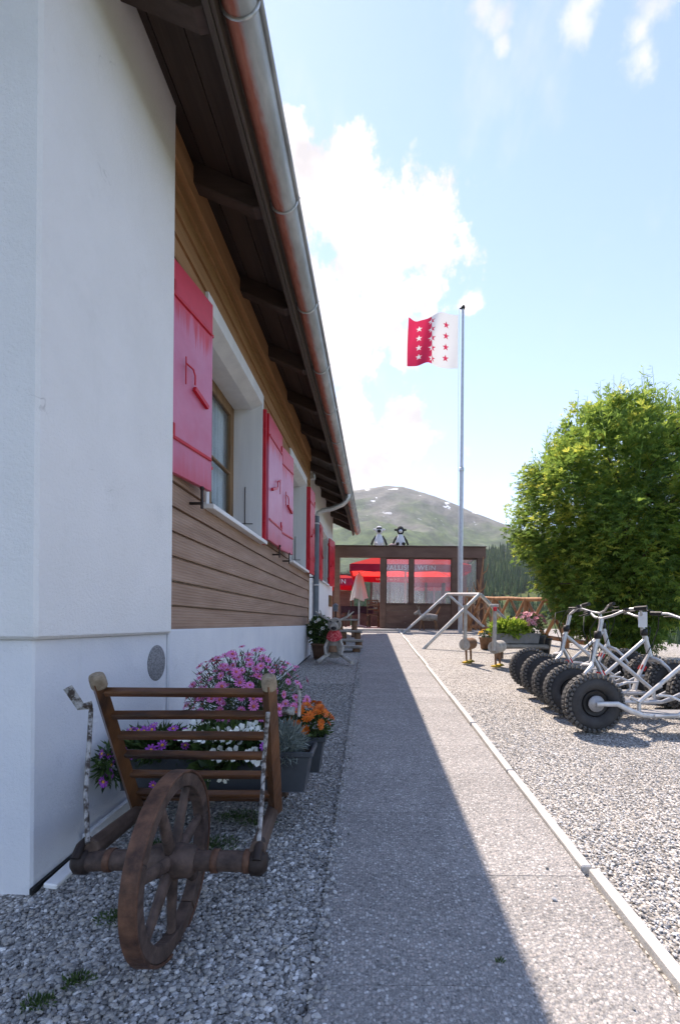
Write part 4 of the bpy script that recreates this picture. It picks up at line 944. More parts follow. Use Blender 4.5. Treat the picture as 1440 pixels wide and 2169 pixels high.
# ------------------------------------------------------------------ clipped conifer on the right
M['conifer']=leafmat('thuja_spray',[(0,(.070,.135,.036)),(.3,(.105,.195,.042)),(.6,(.18,.29,.055)),(.84,(.29,.39,.07)),(1,(.46,.49,.09))],.6,.48,.2)
M['bark']=mat('grey_brown_bark',(.05,.036,.026),(.11,.085,.065),9,.9,bump=.8,bscale=30,stretch=(1,1,.25))
def bush():
    bx,by=4.20,7.45; g=gz(by); o=thing('conifer_bush','large rounded green conifer bush behind the scooters','tree',(bx,by,g)); rng=np.random.default_rng(42)
    C=np.array([bx,by,2.62]); RD=np.array([1.70,1.62,2.0])
    t=MB(); t.tube([(bx,by,g-.1),(bx+.03,by,g+.5),(bx-.02,by,1.6),(bx,by,3.4)],[.14,.12,.10,.03],10)
    for k in range(26):
        a=rng.uniform(0,6.28); z=rng.uniform(.75,3.6); rr=1.5*math.sqrt(max(.05,1-((z-2.5)/2.2)**2)); p=Vector((bx,by,z)); q=Vector((bx+math.cos(a)*rr,by+math.sin(a)*rr,z+rng.uniform(.1,.6)))
        t.tube([p,p.lerp(q,.5)+Vector((0,0,.08)),q],[.035,.022,.008],6)
    t.build('trunk',M['bark'],o)
    # sprays: flat drooping fans of scale-leaf shoots, gathered in clumps
    nc=2700; d=rng.normal(size=(nc,3)); d/=np.linalg.norm(d,axis=1)[:,None]
    lump=1+.10*np.sin(d[:,0]*7+1)*np.sin(d[:,2]*6)+.06*np.sin(d[:,1]*13+d[:,2]*9)
    rr=np.where(rng.random(nc)<.58,rng.uniform(.86,1.0,nc),rng.uniform(.15,.86,nc)**.8)*lump
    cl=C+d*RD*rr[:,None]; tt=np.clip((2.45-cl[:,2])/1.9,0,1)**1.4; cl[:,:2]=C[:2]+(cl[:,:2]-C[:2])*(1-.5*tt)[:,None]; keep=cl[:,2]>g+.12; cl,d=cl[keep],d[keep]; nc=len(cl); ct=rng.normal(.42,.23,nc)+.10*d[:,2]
    per=22; n=nc*per; ci=np.repeat(np.arange(nc),per)
    p=cl[ci]+rng.normal(0,.07,(n,3)); dd=d[ci]
    ax=dd*rng.uniform(.6,1.3,n)[:,None]+rng.normal(0,.5,(n,3))+np.array([0,0,.18]); ax/=np.linalg.norm(ax,axis=1)[:,None]
    up=np.array([0,0,1.0])+rng.normal(0,.35,(n,3)); sd=np.cross(ax,up); sd/=np.linalg.norm(sd,axis=1)[:,None]; nn=np.cross(sd,ax)
    L=rng.uniform(.075,.15,n); tint=np.clip(ct[ci]+rng.normal(0,.12,n),0,1)
    V=[];Fc=[];T=[];o0=0
    for k,(ang,ln,base) in enumerate(((0,1.0,0),(.62,.62,.18),(-.62,.62,.18),(.85,.5,.42),(-.85,.5,.42))):
        dirv=ax*math.cos(ang)+sd*math.sin(ang); st=p+ax*(L*base)[:,None]; e=st+dirv*(L*ln)[:,None]-nn*(L*ln*.25)[:,None]; m_=st+dirv*(L*ln*.5)[:,None]
        w=np.cross(dirv,nn); w/=np.linalg.norm(w,axis=1)[:,None]; w=w*(L*.048+.0022)[:,None]
        V.append(np.stack([st,m_+w,e,m_-w],1).reshape(-1,3)); q=np.arange(n)[:,None]*4+o0; Fc.append(np.concatenate([q,q+1,q+2,q+3],1)); T.append(np.repeat(np.clip(tint+.10*(k>0),0,1),4)); o0+=4*n
    # leader shoots standing out of the top
    for i in range(150):
        dv=rng.normal(size=3); dv[2]=abs(dv[2])*1.2+.3; dv/=np.linalg.norm(dv); b=C+dv*RD*.97; h=rng.uniform(.22,.62); lean=rng.normal(0,.06,2); tipv=b+np.array([lean[0]*1.0,lean[1],h]); m=rng.integers(9,15)
        ts=np.linspace(.1,1,m); pp=b+(tipv-b)*ts[:,None]; aa=rng.uniform(0,6.28,m); el=rng.uniform(.1,.6,m); dl=np.stack([np.cos(aa)*np.cos(el),np.sin(aa)*np.cos(el),np.sin(el)],1); ln=(.06+.12*(1-ts))*rng.uniform(.8,1.5,m)
        w=np.cross(dl,np.array([0,0,1.])); w/=np.linalg.norm(w,axis=1)[:,None]; w*=.011; e=pp+dl*ln[:,None]; mm=pp+dl*ln[:,None]*.5
        V.append(np.stack([pp,mm+w,e,mm-w],1).reshape(-1,3)); q=np.arange(m)[:,None]*4+o0; Fc.append(np.concatenate([q,q+1,q+2,q+3],1)); T.append(np.full(4*m,rng.uniform(.3,.75))); o0+=4*m
        s=np.array([[.006,0,0],[-.006,0,0]]); V.append(np.array([b+s[0],b+s[1],tipv-[.002,0,0],tipv+[.002,0,0]])); Fc.append(np.array([[o0,o0+1,o0+2,o0+3]])); T.append(np.full(4,.35)); o0+=4
    ob=np_mesh('crown',np.concatenate(V),np.concatenate(Fc),M['conifer'],o,attr=np.concatenate(T)); ob['kind']='stuff'
bush()

# ------------------------------------------------------------------ rustic log fence
M['log']=mat('peeled_log',(.24,.105,.045),(.42,.22,.11),7,.7,bump=.3,bscale=30,stretch=(1,1,.3))
def fence():
    A=Vector((2.95,13.3,0)); B=Vector((4.45,8.1,0)); o=thing('log_fence','rustic fence of peeled crossed logs beside the flower planters','fence',(A.x,A.y,gz(A.y)))
    def pt(t,h): p=A.lerp(B,t); return Vector((p.x,p.y,gz(p.y)+h))
    n=4
    for k in range(n):
        s=MB(); s.tube([pt(k/n,.97),pt((k+.5)/n,.985),pt((k+1)/n+.01,.97)],[.05,.046,.044],10); s.build('rail',M['log'],o)
        s=MB(); s.tube([pt(k/n,.16),pt((k+1)/n,.15)],[.05,.045],10); s.build('rail',M['log'],o)
    for k in range(n+1):
        s=MB(); s.tube([pt(k/n,-.2),pt(k/n,.5),pt(k/n,.99)],[.075,.068,.062],10); s.build('post',M['log'],o)
    for k in range(n*2):
        a=k/(n*2); b=(k+1)/(n*2)
        for q,(u,v) in enumerate(((a,b),(b,a))):
            off=Vector((.03,.015,0))*(1 if q else -1); s=MB(); s.tube([pt(u,.10)+off,pt((u+v)/2,.53)+off*1.3,pt(v,.96)+off],[.04,.037,.033],8); s.build('brace',M['log'],o)
fence()

# ------------------------------------------------------------------ flagpole with flag
M['pole']=mat('white_aluminium_pole',(.46,.48,.50),(.56,.58,.60),10,.4,.3,bump=.03)
PX,PY=2.60,12.9
def flagpole():
    g=gz(PY); o=thing('flagpole','tall slim white aluminium flagpole in front of the terrace screen','flagpole',(PX,PY,g))
    m=MB(); m.tube([(PX,PY,g-.1),(PX,PY,5.5)],[.062,.058],16); m.build('lower_mast',M['pole'],o)
    m=MB(); m.tube([(PX,PY,5.5),(PX,PY,10.02)],[.050,.034],16); m.build('upper_mast',M['pole'],o)
    m=MB(); m.lathe([(0,10.12),(.05,10.11),(.06,10.07),(.045,10.02),(0,10.01)],(PX,PY,0),n=14); m.cyl((PX-.10,PY,10.04),(PX,PY,10.04),.018,n=8); m.build('pole_cap',M['black_plastic'],o)
    m=MB(); m.lathe([(.062,5.42),(.07,5.44),(.07,5.52),(.05,5.53)],(PX,PY,0),n=16); m.build('collar',M['zinc'],o)
    m=MB(); m.tube([(PX-.10,PY,10.03),(PX-.11,PY,8.1),(PX-.075,PY,2.0)],.006,6); m.build('halyard',M['white_paint'],o)
flagpole()
def flag():
    t=NT('flag_red'); red=t.out((.50,.03,.10),.8)
    def cloth(name,c,tr):
        t=NT(name); t.out(c,.8,0,None,.1); x=t.n('BsdfTranslucent'); x.inputs[0].default_value=(*c,1); ms=t.n('MixShader'); ms.inputs[0].default_value=tr; t.l(t.b.outputs[0],ms.inputs[1]); t.l(x.outputs[0],ms.inputs[2]); t.l(ms.outputs[0],t.N['Material Output'].inputs[0]); return t.m
    red=cloth('flag_red_cloth',(.60,.035,.10),.4); wht=cloth('flag_white_cloth',(.78,.79,.80),.35)
    n=150; S=1.52; x0=PX-.13; ztop=9.86
    def star(u,v,cu,cv,r):
        a=np.arctan2(v-cv,u-cu)-math.pi/2; d=np.hypot(u-cu,v-cv); k=np.mod(a,2*math.pi/5); k=np.minimum(k,2*math.pi/5-k); ri=r*.40
        return d*(np.sin(k)*(r-ri*math.cos(math.pi/5))+np.cos(k)*ri*math.sin(math.pi/5))<r*ri*math.sin(math.pi/5)
    u,v=np.meshgrid((np.arange(n)+.5)/n,(np.arange(n)+.5)/n)         # u from hoist to fly, v up
    inst=np.zeros((n,n),bool)
    for cu,k,vs in ((.24,4,(.18,.38,.58,.78)),(.52,5,(.10,.295,.49,.685,.88)),(.76,4,(.20,.40,.60,.80))):
        for cv in vs: inst|=star(u,v,cu,cv,.072)
    isred=(u>.52)^inst
    gu,gv=np.meshgrid(np.arange(n+1)/n,np.arange(n+1)/n)
    X=x0-S*gu*(1-.05*gu); Yv=PY+.20*np.sin(gu*8.5+gv*2.2)*gu**.7+.05*np.sin(gu*19+gv*4)*gu+.10*np.sin(gu*3.1-gv*3)*gu-.25*gu
    Z=ztop-S+S*gv-.30*gu*gu*gv**3-.14*gu*gv+.03*gu+.02*np.sin(gu*11+gv*2)*gu
    V=np.stack([X,Yv,Z],2).reshape(-1,3); i,j=np.meshgrid(np.arange(n),np.arange(n)); q=(j*(n+1)+i).ravel(); Fq=np.stack([q,q+n+1,q+n+2,q+1],1)
    tag(np_mesh('flag',V,Fq,[wht,red],smooth=True,mi=isred.ravel().astype(int)),'red and white flag with rows of stars flying from the pole','flag')
flag()

# ------------------------------------------------------------------ tube swing frame
def swing():
    o=thing('swing_frame','low galvanised tube frame on splayed legs in front of the flagpole','play frame',(2.2,10.8,gz(10.8)))
    A=Vector((2.165,12.5,gz(12.5)+1.075)); B=Vector((2.21,9.06,gz(9.06)+1.08)); r=.036
    m=MB(); m.tube([A,B],r,12); m.build('top_bar',M['zinc'],o)
    for T,w in ((A,1.23),(B,1.13)):
        for s in (-1,1):
            m=MB(); m.tube([T+Vector((s*.01,0,0)),Vector((T.x+s*w,T.y,gz(T.y)-.03))],r,12); m.build('leg',M['zinc'],o)
swing()

# ------------------------------------------------------------------ terrace screen, parasols, furniture
M['brown']=mat('brown_painted_timber',(.115,.064,.047),(.165,.098,.072),7,.6,bump=.25,bscale=40,stretch=(.3,1,1))
M['brown_d']=mat('dark_brown_timber',(.07,.040,.03),(.11,.066,.05),7,.6,bump=.25,bscale=40)
DP=14.1
def screen():
    g=gz(DP); o=thing('terrace_screen','brown timber wind screen with clear panes at the terrace edge','wind screen',(1.2,DP,g))
    X=lambda px:(px-CX)/F*DP; Z=lambda py:H+(HY-py)/F*DP
    def bx(name,a,b,c,d,y0,y1,m='brown',bev=.006): q=MB(); q.bb(X(a),X(b),y0,y1,Z(d),Z(c)); return q.build(name,M[m],o,bevel=bev)
    bx('beam',704,1026,1158,1181,DP-.07,DP+.09)
    q=MB(); q.bb(X(703),X(1027),DP-.10,DP+.12,Z(1158),Z(1156)); q.build('coping',M['brown_d'],o)
    for a,b in ((707,719),(804,816),(955,969),(1009,1023)): q=MB(); q.bb(X(a),X(b),DP-.05,DP+.07,g-.02,Z(1181)); q.build('post',M['brown'],o,bevel=.005)
    bx('mullion',866,874,1181,1278,DP-.03,DP+.04)
    for (a,b) in ((816,955),(969,1009)):
        k=4; z0=g-.02; z1=Z(1280)
        for i in range(k):
            q=MB(); q.bb(X(a)+.001,X(b)-.001,DP-.02,DP+.03,z0+(z1-z0)*i/k+.002,z0+(z1-z0)*(i+1)/k-.002); q.build('panel_board',M['brown'],o,bevel=.003)
        bx('rail',a,b,1277,1281,DP-.04,DP+.05,'brown_d',.002)
    for (a,b) in ((816,866),(874,955),(969,1009)):
        q=MB(); q.bb(X(a),X(b),DP-.004,DP+.004,Z(1277),Z(1181)); q.build('pane',M['film'],o)
        for aa,bb,cc,dd in ((a,b,1181,1184),(a,a+2,1184,1277),(b-2,b,1184,1277)): bx('pane_bead',aa,bb,cc,dd,DP-.02,DP-.006,'brown_d',0)
    # returns along the sides of the terrace
    x1=X(1018); y1=21.5
    for y in (16.5,19,y1): q=MB(); q.bb(x1-.05,x1+.05,y-.05,y+.05,g,3.35); q.build('post',M['brown'],o)
    q=MB(); q.bb(x1-.05,x1+.05,DP+.1,y1,3.25,3.42); q.build('beam',M['brown'],o)
    q=MB(); q.bb(x1-.03,x1+.03,DP+.08,y1,g,g+.72); q.build('side_panel',M['brown_d'],o)
    for k in range(7):
        x=-1.6+k*.86; q=MB(); q.bb(x-.05,x+.05,y1-.05,y1+.05,g,3.3); q.build('post',M['brown'],o)
    q=MB(); q.bb(-1.7,x1,y1-.05,y1+.05,3.25,3.42); q.build('beam',M['brown'],o)
    q=MB(); q.bb(-1.7,-.85,y1-.03,y1+.03,g,2.62); q.build('side_panel',M['brown'],o)
    q=MB(); q.bb(-.8,x1,y1-.03,y1+.03,g,g+.70); q.build('side_panel',M['brown_d'],o)
    for k in range(4):
        x=.15+k*.85; q=MB(); q.bb(x,x+.75,y1-.01,y1+.01,g+.72,3.2); q.build('pane',M['film'],o)
screen()
def parasol_mat():
    t=NT('red_canopy'); c=(.56,.022,.030); t.out(c,.8,0,None,.1); x=t.n('BsdfTranslucent'); x.inputs[0].default_value=(.90,.05,.04,1); ms=t.n('MixShader'); ms.inputs[0].default_value=.6; t.l(t.b.outputs[0],ms.inputs[1]); t.l(x.outputs[0],ms.inputs[2]); t.l(ms.outputs[0],t.N['Material Output'].inputs[0]); return t.m
M['canopy']=parasol_mat(); M['valance']=mat('crimson_valance',(.36,.012,.045),(.42,.02,.06),6,.85,bump=.05); M['text']=mat('white_lettering',(.75,.75,.75),(.8,.8,.8),5,.7,bump=0); M['cream']=mat('cream_cloth',(.62,.55,.50),(.72,.66,.62),5,.85,bump=.2,bscale=20,stretch=(1,1,.1))
def text(s,size,loc,rot,parent):
    c=bpy.data.curves.new('lettering','FONT'); c.body=s; c.size=size; c.align_x='CENTER'; c.align_y='CENTER'; c.extrude=.002; c.materials.append(M['text']); c.space_character=1.12
    tmp=bpy.data.objects.new('tmp',c); me=bpy.data.meshes.new_from_object(tmp); bpy.data.objects.remove(tmp)
    o=link('lettering',me,parent); o.location=Vector(loc)-ORG[parent.name]; o.rotation_euler=rot; return o
def parasol(label,cx,cy,half,zr,rise,val,txt=None):
    g=gz(20); o=thing('parasol',label,'parasol',(cx,cy,g),group='red parasols on the terrace')
    m=MB(); m.tube([(cx,cy,g),(cx,cy,zr+rise+.12)],.035,12); m.build('pole',M['zinc'],o)
    m=MB(); m.bb(cx-.4,cx+.4,cy-.4,cy+.4,g,g+.06); m.build('base',M['concrete'],o)
    cn=[(cx-half,cy-half),(cx+half,cy-half),(cx+half,cy+half),(cx-half,cy+half)]; top=(cx,cy,zr+rise)
    m=MB(); k=.22; up=[(cx+(x-cx)*k,cy+(y-cy)*k,zr+rise*(1-k)) for x,y in cn]
    for i in range(4):
        a,b=cn[i],cn[(i+1)%4]; m.add([(a[0],a[1],zr),(b[0],b[1],zr),up[(i+1)%4],up[i]],[(0,1,2,3)])
    co=m.build('canopy',M['canopy'],o)
    m=MB(); k2=.30
    for i in range(4):
        a=[cn[i],cn[(i+1)%4]]; q=[(cx+(x-cx)*k2,cy+(y-cy)*k2,zr+rise*(1-k2)+.09) for x,y in a]; m.add([q[0],q[1],(cx,cy,zr+rise+.12)],[(0,1,2)])
    m.build('vent_cap',M['canopy'],co)
    for i in range(4):
        a,b=cn[i],cn[(i+1)%4]; n=10; m=MB(); T=[Vector((a[0],a[1],zr)).lerp(Vector((b[0],b[1],zr)),j/n) for j in range(n+1)]
        m.add([p+Vector((0,0,.002)) for p in T]+[p+Vector((0,0,-val+.02*math.sin(j*2.1+i))) for j,p in enumerate(T)],[(j,j+1,n+2+j,n+1+j) for j in range(n)]); m.build('valance',M['valance'],co)
        r=MB(); r.tube([(cx,cy,zr+rise-.1),(a[0],a[1],zr-.01)],.012,6); r.build('rib',M['zinc'],o)
    if txt:
        text(txt[0],val*.9,(cx-.05,cy-half-.012,zr-val*.5),(R(90),0,0),co); text(txt[1],val*.62,(cx-.6,cy+half-.012,zr-val*.5),(R(90),0,0),co)
    return o
parasol('large square red parasol with white lettering behind the screen panes',1.40,17.4,2.05,3.10,.85,.25,('WALLISER WEIN','VALAIS WINE'))
parasol('red parasol at the left end of the terrace beside the chalet',-2.15,22.5,1.7,3.15,.55,.32,('WALLISER WEIN','VALAIS WINE'))
parasol('red parasol at the right end of the terrace behind the flagpole',3.25,22.6,1.15,3.1,.5,.28)
def closed_parasol():
    x,y=(760-CX)/F*16,16.0; g=gz(y); o=thing('closed_parasol','folded cream parasol hanging in the terrace opening','parasol',(x,y,g))
    m=MB(); m.tube([(x,y,g),(x,y,2.9)],.025,10); m.build('pole',M['zinc'],o)
    rr=[]
    for z,r in ((2.86,.03),(2.75,.10),(2.4,.17),(2.05,.24),(1.93,.26)):
        rr.append([Vector((x+math.cos(a)*r*(1+.22*math.cos(6*a)),y+math.sin(a)*r*(1+.22*math.cos(6*a)),z+(.05*math.cos(3*a) if z<2 else 0))) for a in [2*math.pi*k/36 for k in range(36)]])
    m=MB(); m.rings(rr,0,False,True); m.build('folded_canopy',M['cream'],o)
    m=MB(); m.lathe([(0,0),(.22,0),(.22,.05),(.05,.08)],(x,y,g),n=20); m.build('base',M['concrete'],o)
closed_parasol()
def table():
    x,y=-.32,16.6; g=gz(y); o=thing('terrace_table','terrace table under a dark plum cloth','table',(x,y,g)); m=MB(); m.bb(x-.62,x+.45,y-.4,y+.4,g+.70,g+.74); m.build('table_top',M['brown_d'],o)
    for sx in (-.5,.38):
        for sy in (-.33,.33): m=MB(); m.bb(x+sx-.03,x+sx+.03,y+sy-.03,y+sy+.03,g,g+.70); m.build('leg',M['brown_d'],o)
    t=MB(); n=16; pts=[(x-.66,y-.44),(x+.49,y-.44),(x+.49,y+.44),(x-.66,y+.44)]; ring=[]
    for i in range(4):
        a,b=Vector(pts[i]).to_3d(),Vector(pts[(i+1)%4]).to_3d()
        for k in range(n): ring.append(a.lerp(b,k/n))
    top=[(p.x,p.y,g+.745) for p in ring]; bot=[(p.x+.02*math.sin(i*1.1),p.y+.02*math.cos(i*1.3),g+.48+.04*math.sin(i*.7)) for i,p in enumerate(ring)]
    t.add(top,[tuple(range(len(top)))]); t.rings([bot,top],0,False,True); tag(t.build('tablecloth',mat('plum_cloth',(.030,.012,.020),(.06,.025,.04),6,.85,bump=.2)),'dark plum cloth draped over the terrace table','tablecloth')
table()
def chair(label,x,y,rz):
    g=gz(y); o=thing('wooden_chair',label,'chair',(x,y,g),rz,'wooden chairs on the terrace'); m=M['oldwood']
    q=MB(); q.bb(-.21,.21,-.21,.21,.42,.455); q.build('seat',m,o,bevel=.006)
    for sx in (-.18,.18):
        q=MB(); q.bb(sx-.02,sx+.02,-.20,-.16,0,.42); q.build('leg',m,o); q=MB(); q.bb(sx-.02,sx+.02,.16,.20,0,.92); q.build('leg',m,o)
    for z in (.58,.72,.86): q=MB(); q.bb(-.16,.16,.17,.19,z,z+.06); q.build('back_slat',m,o)
chair('dark wooden chair on the terrace beside the screen post, back to the path',.14,15.3,math.pi)
chair('dark wooden chair on the terrace behind the plum cloth table',.20,17.0,math.pi+.1)

def figures():
    fur=mat('white_fleece',(.60,.60,.62),(.75,.75,.76),40,.95,bump=.9,bscale=60); blk=mat('black_fleece',(.02,.02,.022),(.04,.04,.04),40,.9,bump=.8,bscale=60); rose=mat('rose_cushion',(.62,.42,.40),(.72,.55,.52),10,.8)
    for px,lab,head,face in ((801,'white sheep figure with black face sitting on the screen, left of the two',fur,blk),(846,'white sheep figure with black head sitting on the screen, right of the two',blk,fur)):
        x=(px-CX)/F*DP; z=H+(HY-1156)/F*DP; o=thing('sheep_figure',lab,'figure',(x,DP,z),group='sheep figures on the screen')
        m=MB(); m.tube([(x,DP,z-.01),(x,DP,z+.10),(x,DP,z+.24),(x,DP,z+.35)],[.15,.16,.125,.07],14); bo=m.build('body',fur,o)
        m=MB(); m.sph((x,DP-.02,z+.48),(.115,.11,.13),14,10); ho=m.build('head',head,o)
        m=MB(); m.sph((x,DP-.10,z+.44),(.06,.06,.055),10,8); m.build('muzzle',face,ho)
        if head is fur: m=MB(); m.box((x,DP-.115,z+.525),(.17,.05,.045)); m.build('eye_band',blk,ho,bevel=.01)
        for s in (-1,1):
            m=MB(); m.sph((x+s*.14,DP,z+.50),(.055,.03,.035),8,6); m.build('ear',head,ho)
            m=MB(); m.tube([(x+s*.10,DP,z+.30),(x+s*.18,DP-.02,z+.18),(x+s*.235,DP-.03,z+.03)],[.03,.028,.035],8); m.build('arm',blk,o)
            m=MB(); m.tube([(x+s*.06,DP-.05,z+.06),(x+s*.09,DP-.16,z+.05),(x+s*.10,DP-.20,z+.03)],[.05,.045,.05],8); m.build('leg',blk if head is blk else fur,o)
    x=(831-CX)/F*DP; m=MB(); m.sph((x,DP,z+.03),(.13,.09,.045),12,8); tag(m.build('cushion',rose),'small rose cushion between the two sheep figures','cushion')
figures()

# ------------------------------------------------------------------ log animals and garden pieces
M['birch']=mat('birch_bark',(.28,.26,.235),(.48,.46,.42),9,.8,bump=.4,bscale=30)
M['brownlog']=mat('brown_bark_log',(.16,.085,.05),(.27,.16,.10),12,.85,bump=.6,bscale=40)
M['greylog']=mat('grey_weathered_log',(.22,.20,.18),(.36,.34,.31),9,.85,bump=.5,bscale=40)
def bird(label,px,feet,body,neck_h,head=True,rz=0.0,bl=.26):
    b=G(px,feet); x,y,g=b; o=thing('log_bird',label,'garden figure',b,group='log birds beside the planters')
    r=.095; zc=g+.30; ax=Vector((.62,.78,.05)).normalized() if rz==0 else Vector((math.sin(rz),math.cos(rz),.05)).normalized()
    m=MB(); c0=Vector((x,y,zc)); m.tube([c0,c0+ax*bl*.5,c0+ax*bl],[r,r*1.02,r*.96],16); m.build('body',body,o)
    m=MB(); q=ax.to_track_quat('Z','Y').to_matrix(); cc=c0-ax*.002; ring=[cc+q@Vector((math.cos(a)*r*.97,math.sin(a)*r*.97,0)) for a in [2*math.pi*k/20 for k in range(20)]]; ring2=[p-ax*.006 for p in ring]; m.rings([ring2,ring],0,True,False); m.build('cut_face',M['birch'],o)
    m=MB(); m.tube([c0+Vector((0,-.012,-.05)),c0+Vector((.005,-.02,neck_h*.6)),c0+Vector((0,-.02,neck_h))],[.034,.029,.030],10); no=m.build('neck',M['birch'],o)
    if head:
        h=c0+Vector((0,-.03,neck_h)); m=MB(); m.box(h+Vector((-.01,0,.02)),(.13,.06,.05)); m.build('head',M['birch'],no,bevel=.012); m=MB(); m.box(h+Vector((-.01,-.045,-.03)),(.05,.05,.06)); m.build('beak',M['shutter_plain'],no,bevel=.01)
    for t in (.2,.8):
        p=c0+ax*bl*t; m=MB(); m.tube([p-Vector((0,0,r*.8)),Vector((p.x+.01,p.y,g))],[.018,.015],8); lo=m.build('leg',M['brownlog'],o)
        m=MB(); m.sph((p.x-.01,p.y-.05,gz(p.y)+.02),(.07,.06,.022),10,6,jit=.1); m.build('foot',M['yellowpaint'],lo)
M['yellowpaint']=mat('mossy_yellow_paint',(.20,.17,.02),(.60,.36,.02),14,.7,bump=.2,lo=.42,hi=.55)
bird('brown log bird with a long pale stick neck, left of the two by the planters',984,1404,M['brownlog'],.62,False)
bird('pale birch log bird with a red beak and tall neck beside the planters',1046,1412,M['birch'],.60,True)
def goat():
    b=G(905,1333); x,y,g=b; o=thing('log_goat','grey log goat figure under the tube frame at the screen','garden figure',b)
    m=MB(); m.tube([(x-.22,y,g+.37),(x+.05,y,g+.38),(x+.28,y,g+.36)],[.10,.115,.10],14); m.build('body',M['greylog'],o)
    for dx,dy,k in ((-.18,-.06,-.06),(-.14,.07,.05),(.2,-.06,.05),(.24,.07,.10)): m=MB(); m.tube([(x+dx,y+dy,g+.30),(x+dx+k,y+dy,g-.01)],[.025,.02],8); m.build('leg',M['brownlog'],o)
    m=MB(); m.tube([(x+.24,y,g+.42),(x+.32,y,g+.56),(x+.38,y,g+.70)],[.03,.025,.012],8); m.build('tail',M['log'],o)
    m=MB(); m.tube([(x-.18,y,g+.40),(x-.28,y-.03,g+.52)],[.05,.045],8); no=m.build('neck',M['greylog'],o); m=MB(); m.tube([(x-.24,y-.02,g+.56),(x-.40,y-.06,g+.46)],[.06,.04],10); m.build('head',M['greylog'],no)
    for s in (-1,1): m=MB(); m.tube([(x-.26,y+s*.04,g+.58),(x-.29+s*.05,y+s*.06,g+.74)],[.016,.006],6); m.build('horn',M['endgrain'],no)
goat()
def deer():
    b=Vector((-.53,7.15,gz(7.15))); x,y,g=b; o=thing('log_deer','log deer figure with a red neckerchief sitting by the house wall','garden figure',b)
    m=MB(); m.tube([(x-.02,y+.10,g+.10),(x-.01,y+.05,g+.26),(x,y,g+.42)],[.12,.115,.085],14); m.build('body',M['greylog'],o)
    m=MB(); m.tube([(x-.02,y-.05,g+.16),(x-.02,y-.04,g+.26)],[.07,.06],10); m.build('belly_log',M['brownlog'],o)
    m=MB(); m.tube([(x,y+.12,g+.60),(x,y-.08,g+.59)],[.105,.10],18); ho=m.build('head',M['greylog'],o)
    m=MB(); m.tube([(x,y-.07,g+.57),(x,y-.14,g+.555)],[.065,.058],14); m.build('muzzle',M['birch'],ho); m=MB(); m.sph((x,y-.145,g+.535),(.045,.025,.028),10,6); m.build('nose',M['black_plastic'],ho)
    for s in (-1,1):
        m=MB(); m.sph((x+s*.055,y-.085,g+.64),.016,8,6); m.build('eye',M['black_plastic'],ho); m=MB(); m.tube([(x+s*.08,y,g+.66),(x+s*.20,y,g+.72),(x+s*.30,y,g+.80)],[.02,.016,.009],8); m.tube([(x+s*.2,y,g+.72),(x+s*.23,y-.02,g+.82)],[.012,.006],6); m.build('antler',M['birch'],ho)
    m=MB(); rr=[[Vector((x+math.cos(a)*r,y-.01+math.sin(a)*r*.9-(.03 if z<.42 else 0),g+z-(.07*max(0,-math.sin(a)) if z<.42 else 0))) for a in [2*math.pi*k/18 for k in range(18)]] for z,r in ((.50,.075),(.46,.105),(.40,.125))]; m.rings(rr,0,False,True); m.build('neckerchief',mat('red_patterned_cloth',(.42,.02,.03),(.66,.18,.18),45,.85,bump=.2,lo=.45,hi=.6),o)
    for s,e in ((-1,(-.24,-.25)),(1,(.30,-.36))): m=MB(); m.tube([(x+s*.08,y-.02,g+.14),(x+e[0],y+e[1],g+.02)],[.033,.03],10); m.build('leg',M['birch'],o)
    for s in (-1,1): m=MB(); m.tube([(x+s*.09,y-.03,g+.36),(x+s*.14,y-.1,g+.24),(x+s*.12,y-.14,g+.12)],[.025,.022,.02],8); m.build('arm',M['birch'],o)
deer()
def pot_plant():
    b=Vector((-.80,7.55,gz(7.55))); x,y,g=b; o=thing('potted_plant','bushy green potted plant with cream flowers against the plinth end','plant',b); rng=np.random.default_rng(15)
    m=MB(); m.lathe([(0,0),(.10,0),(.14,.22),(.155,.22),(.155,.25),(.13,.25),(.12,.2)],(x,y,g),n=24); m.build('pot',mat('terracotta',(.14,.075,.05),(.22,.12,.08),8,.85),o); m=MB(); m.lathe([(0,.21),(.125,.21)],(x,y,g),n=20); m.build('soil',M['soil'],o)
    leafmesh('foliage',[leaves(rng,1300,(x,y,g+.46),(.21,.2,.25),.07,.032,.1,.2)],M['foliage'],o); put_flowers(o,'cream',dome_pts(16,(x,y,g+.46),(.22,.21,.26),3,-.2,.4),4,.3,(.9,1.3))
pot_plant()
def plank_stack():
    for k,(x,y,z,w,d,h,lab) in enumerate(((-.42,8.55,0,.62,.32,.08,'lowest weathered plank bench, nearest behind the log deer'),(-.36,9.3,0,.52,.34,.12,'grey plank bench second behind the log deer'),(-.40,10.3,0,.50,.34,.22,'bleached plank bench third along the path edge'),(-.52,11.3,0,.55,.4,.42,'tallest bleached plank bench near the terrace entrance'))):
        g=gz(y); o=thing('plank_bench',lab,'bench',(x,y,g),group='plank benches beside the path'); m=MB(); m.box((x,y,g+h),(w,d,.045),(0,.02,random.uniform(-.12,.12))); m.build('plank',M['greylog'],o,bevel=.008)
        for s in (-.32,.32): m=MB(); m.tube([(x+s*w,y,g-.02),(x+s*w,y,g+h-.02)],[.075,.07],10); m.build('leg',M['brownlog'],o)
plank_stack()
def shovel_rake():
    x,y=-.86,11.9; g=gz(y); o=thing('lantern_post','dark lantern on a short post by the house corner','lantern',(x,y,g)); m=MB(); m.tube([(x,y,g),(x,y,g+.62)],.022,10); m.build('post',M['iron_dark'],o); m=MB(); m.lathe([(0,.82),(.09,.76),(.07,.74),(.06,.62),(.08,.60),(0,.60)],(x,y,g),n=8,sm=False); m.build('lantern_head',M['pipe'],o)
shovel_rake()
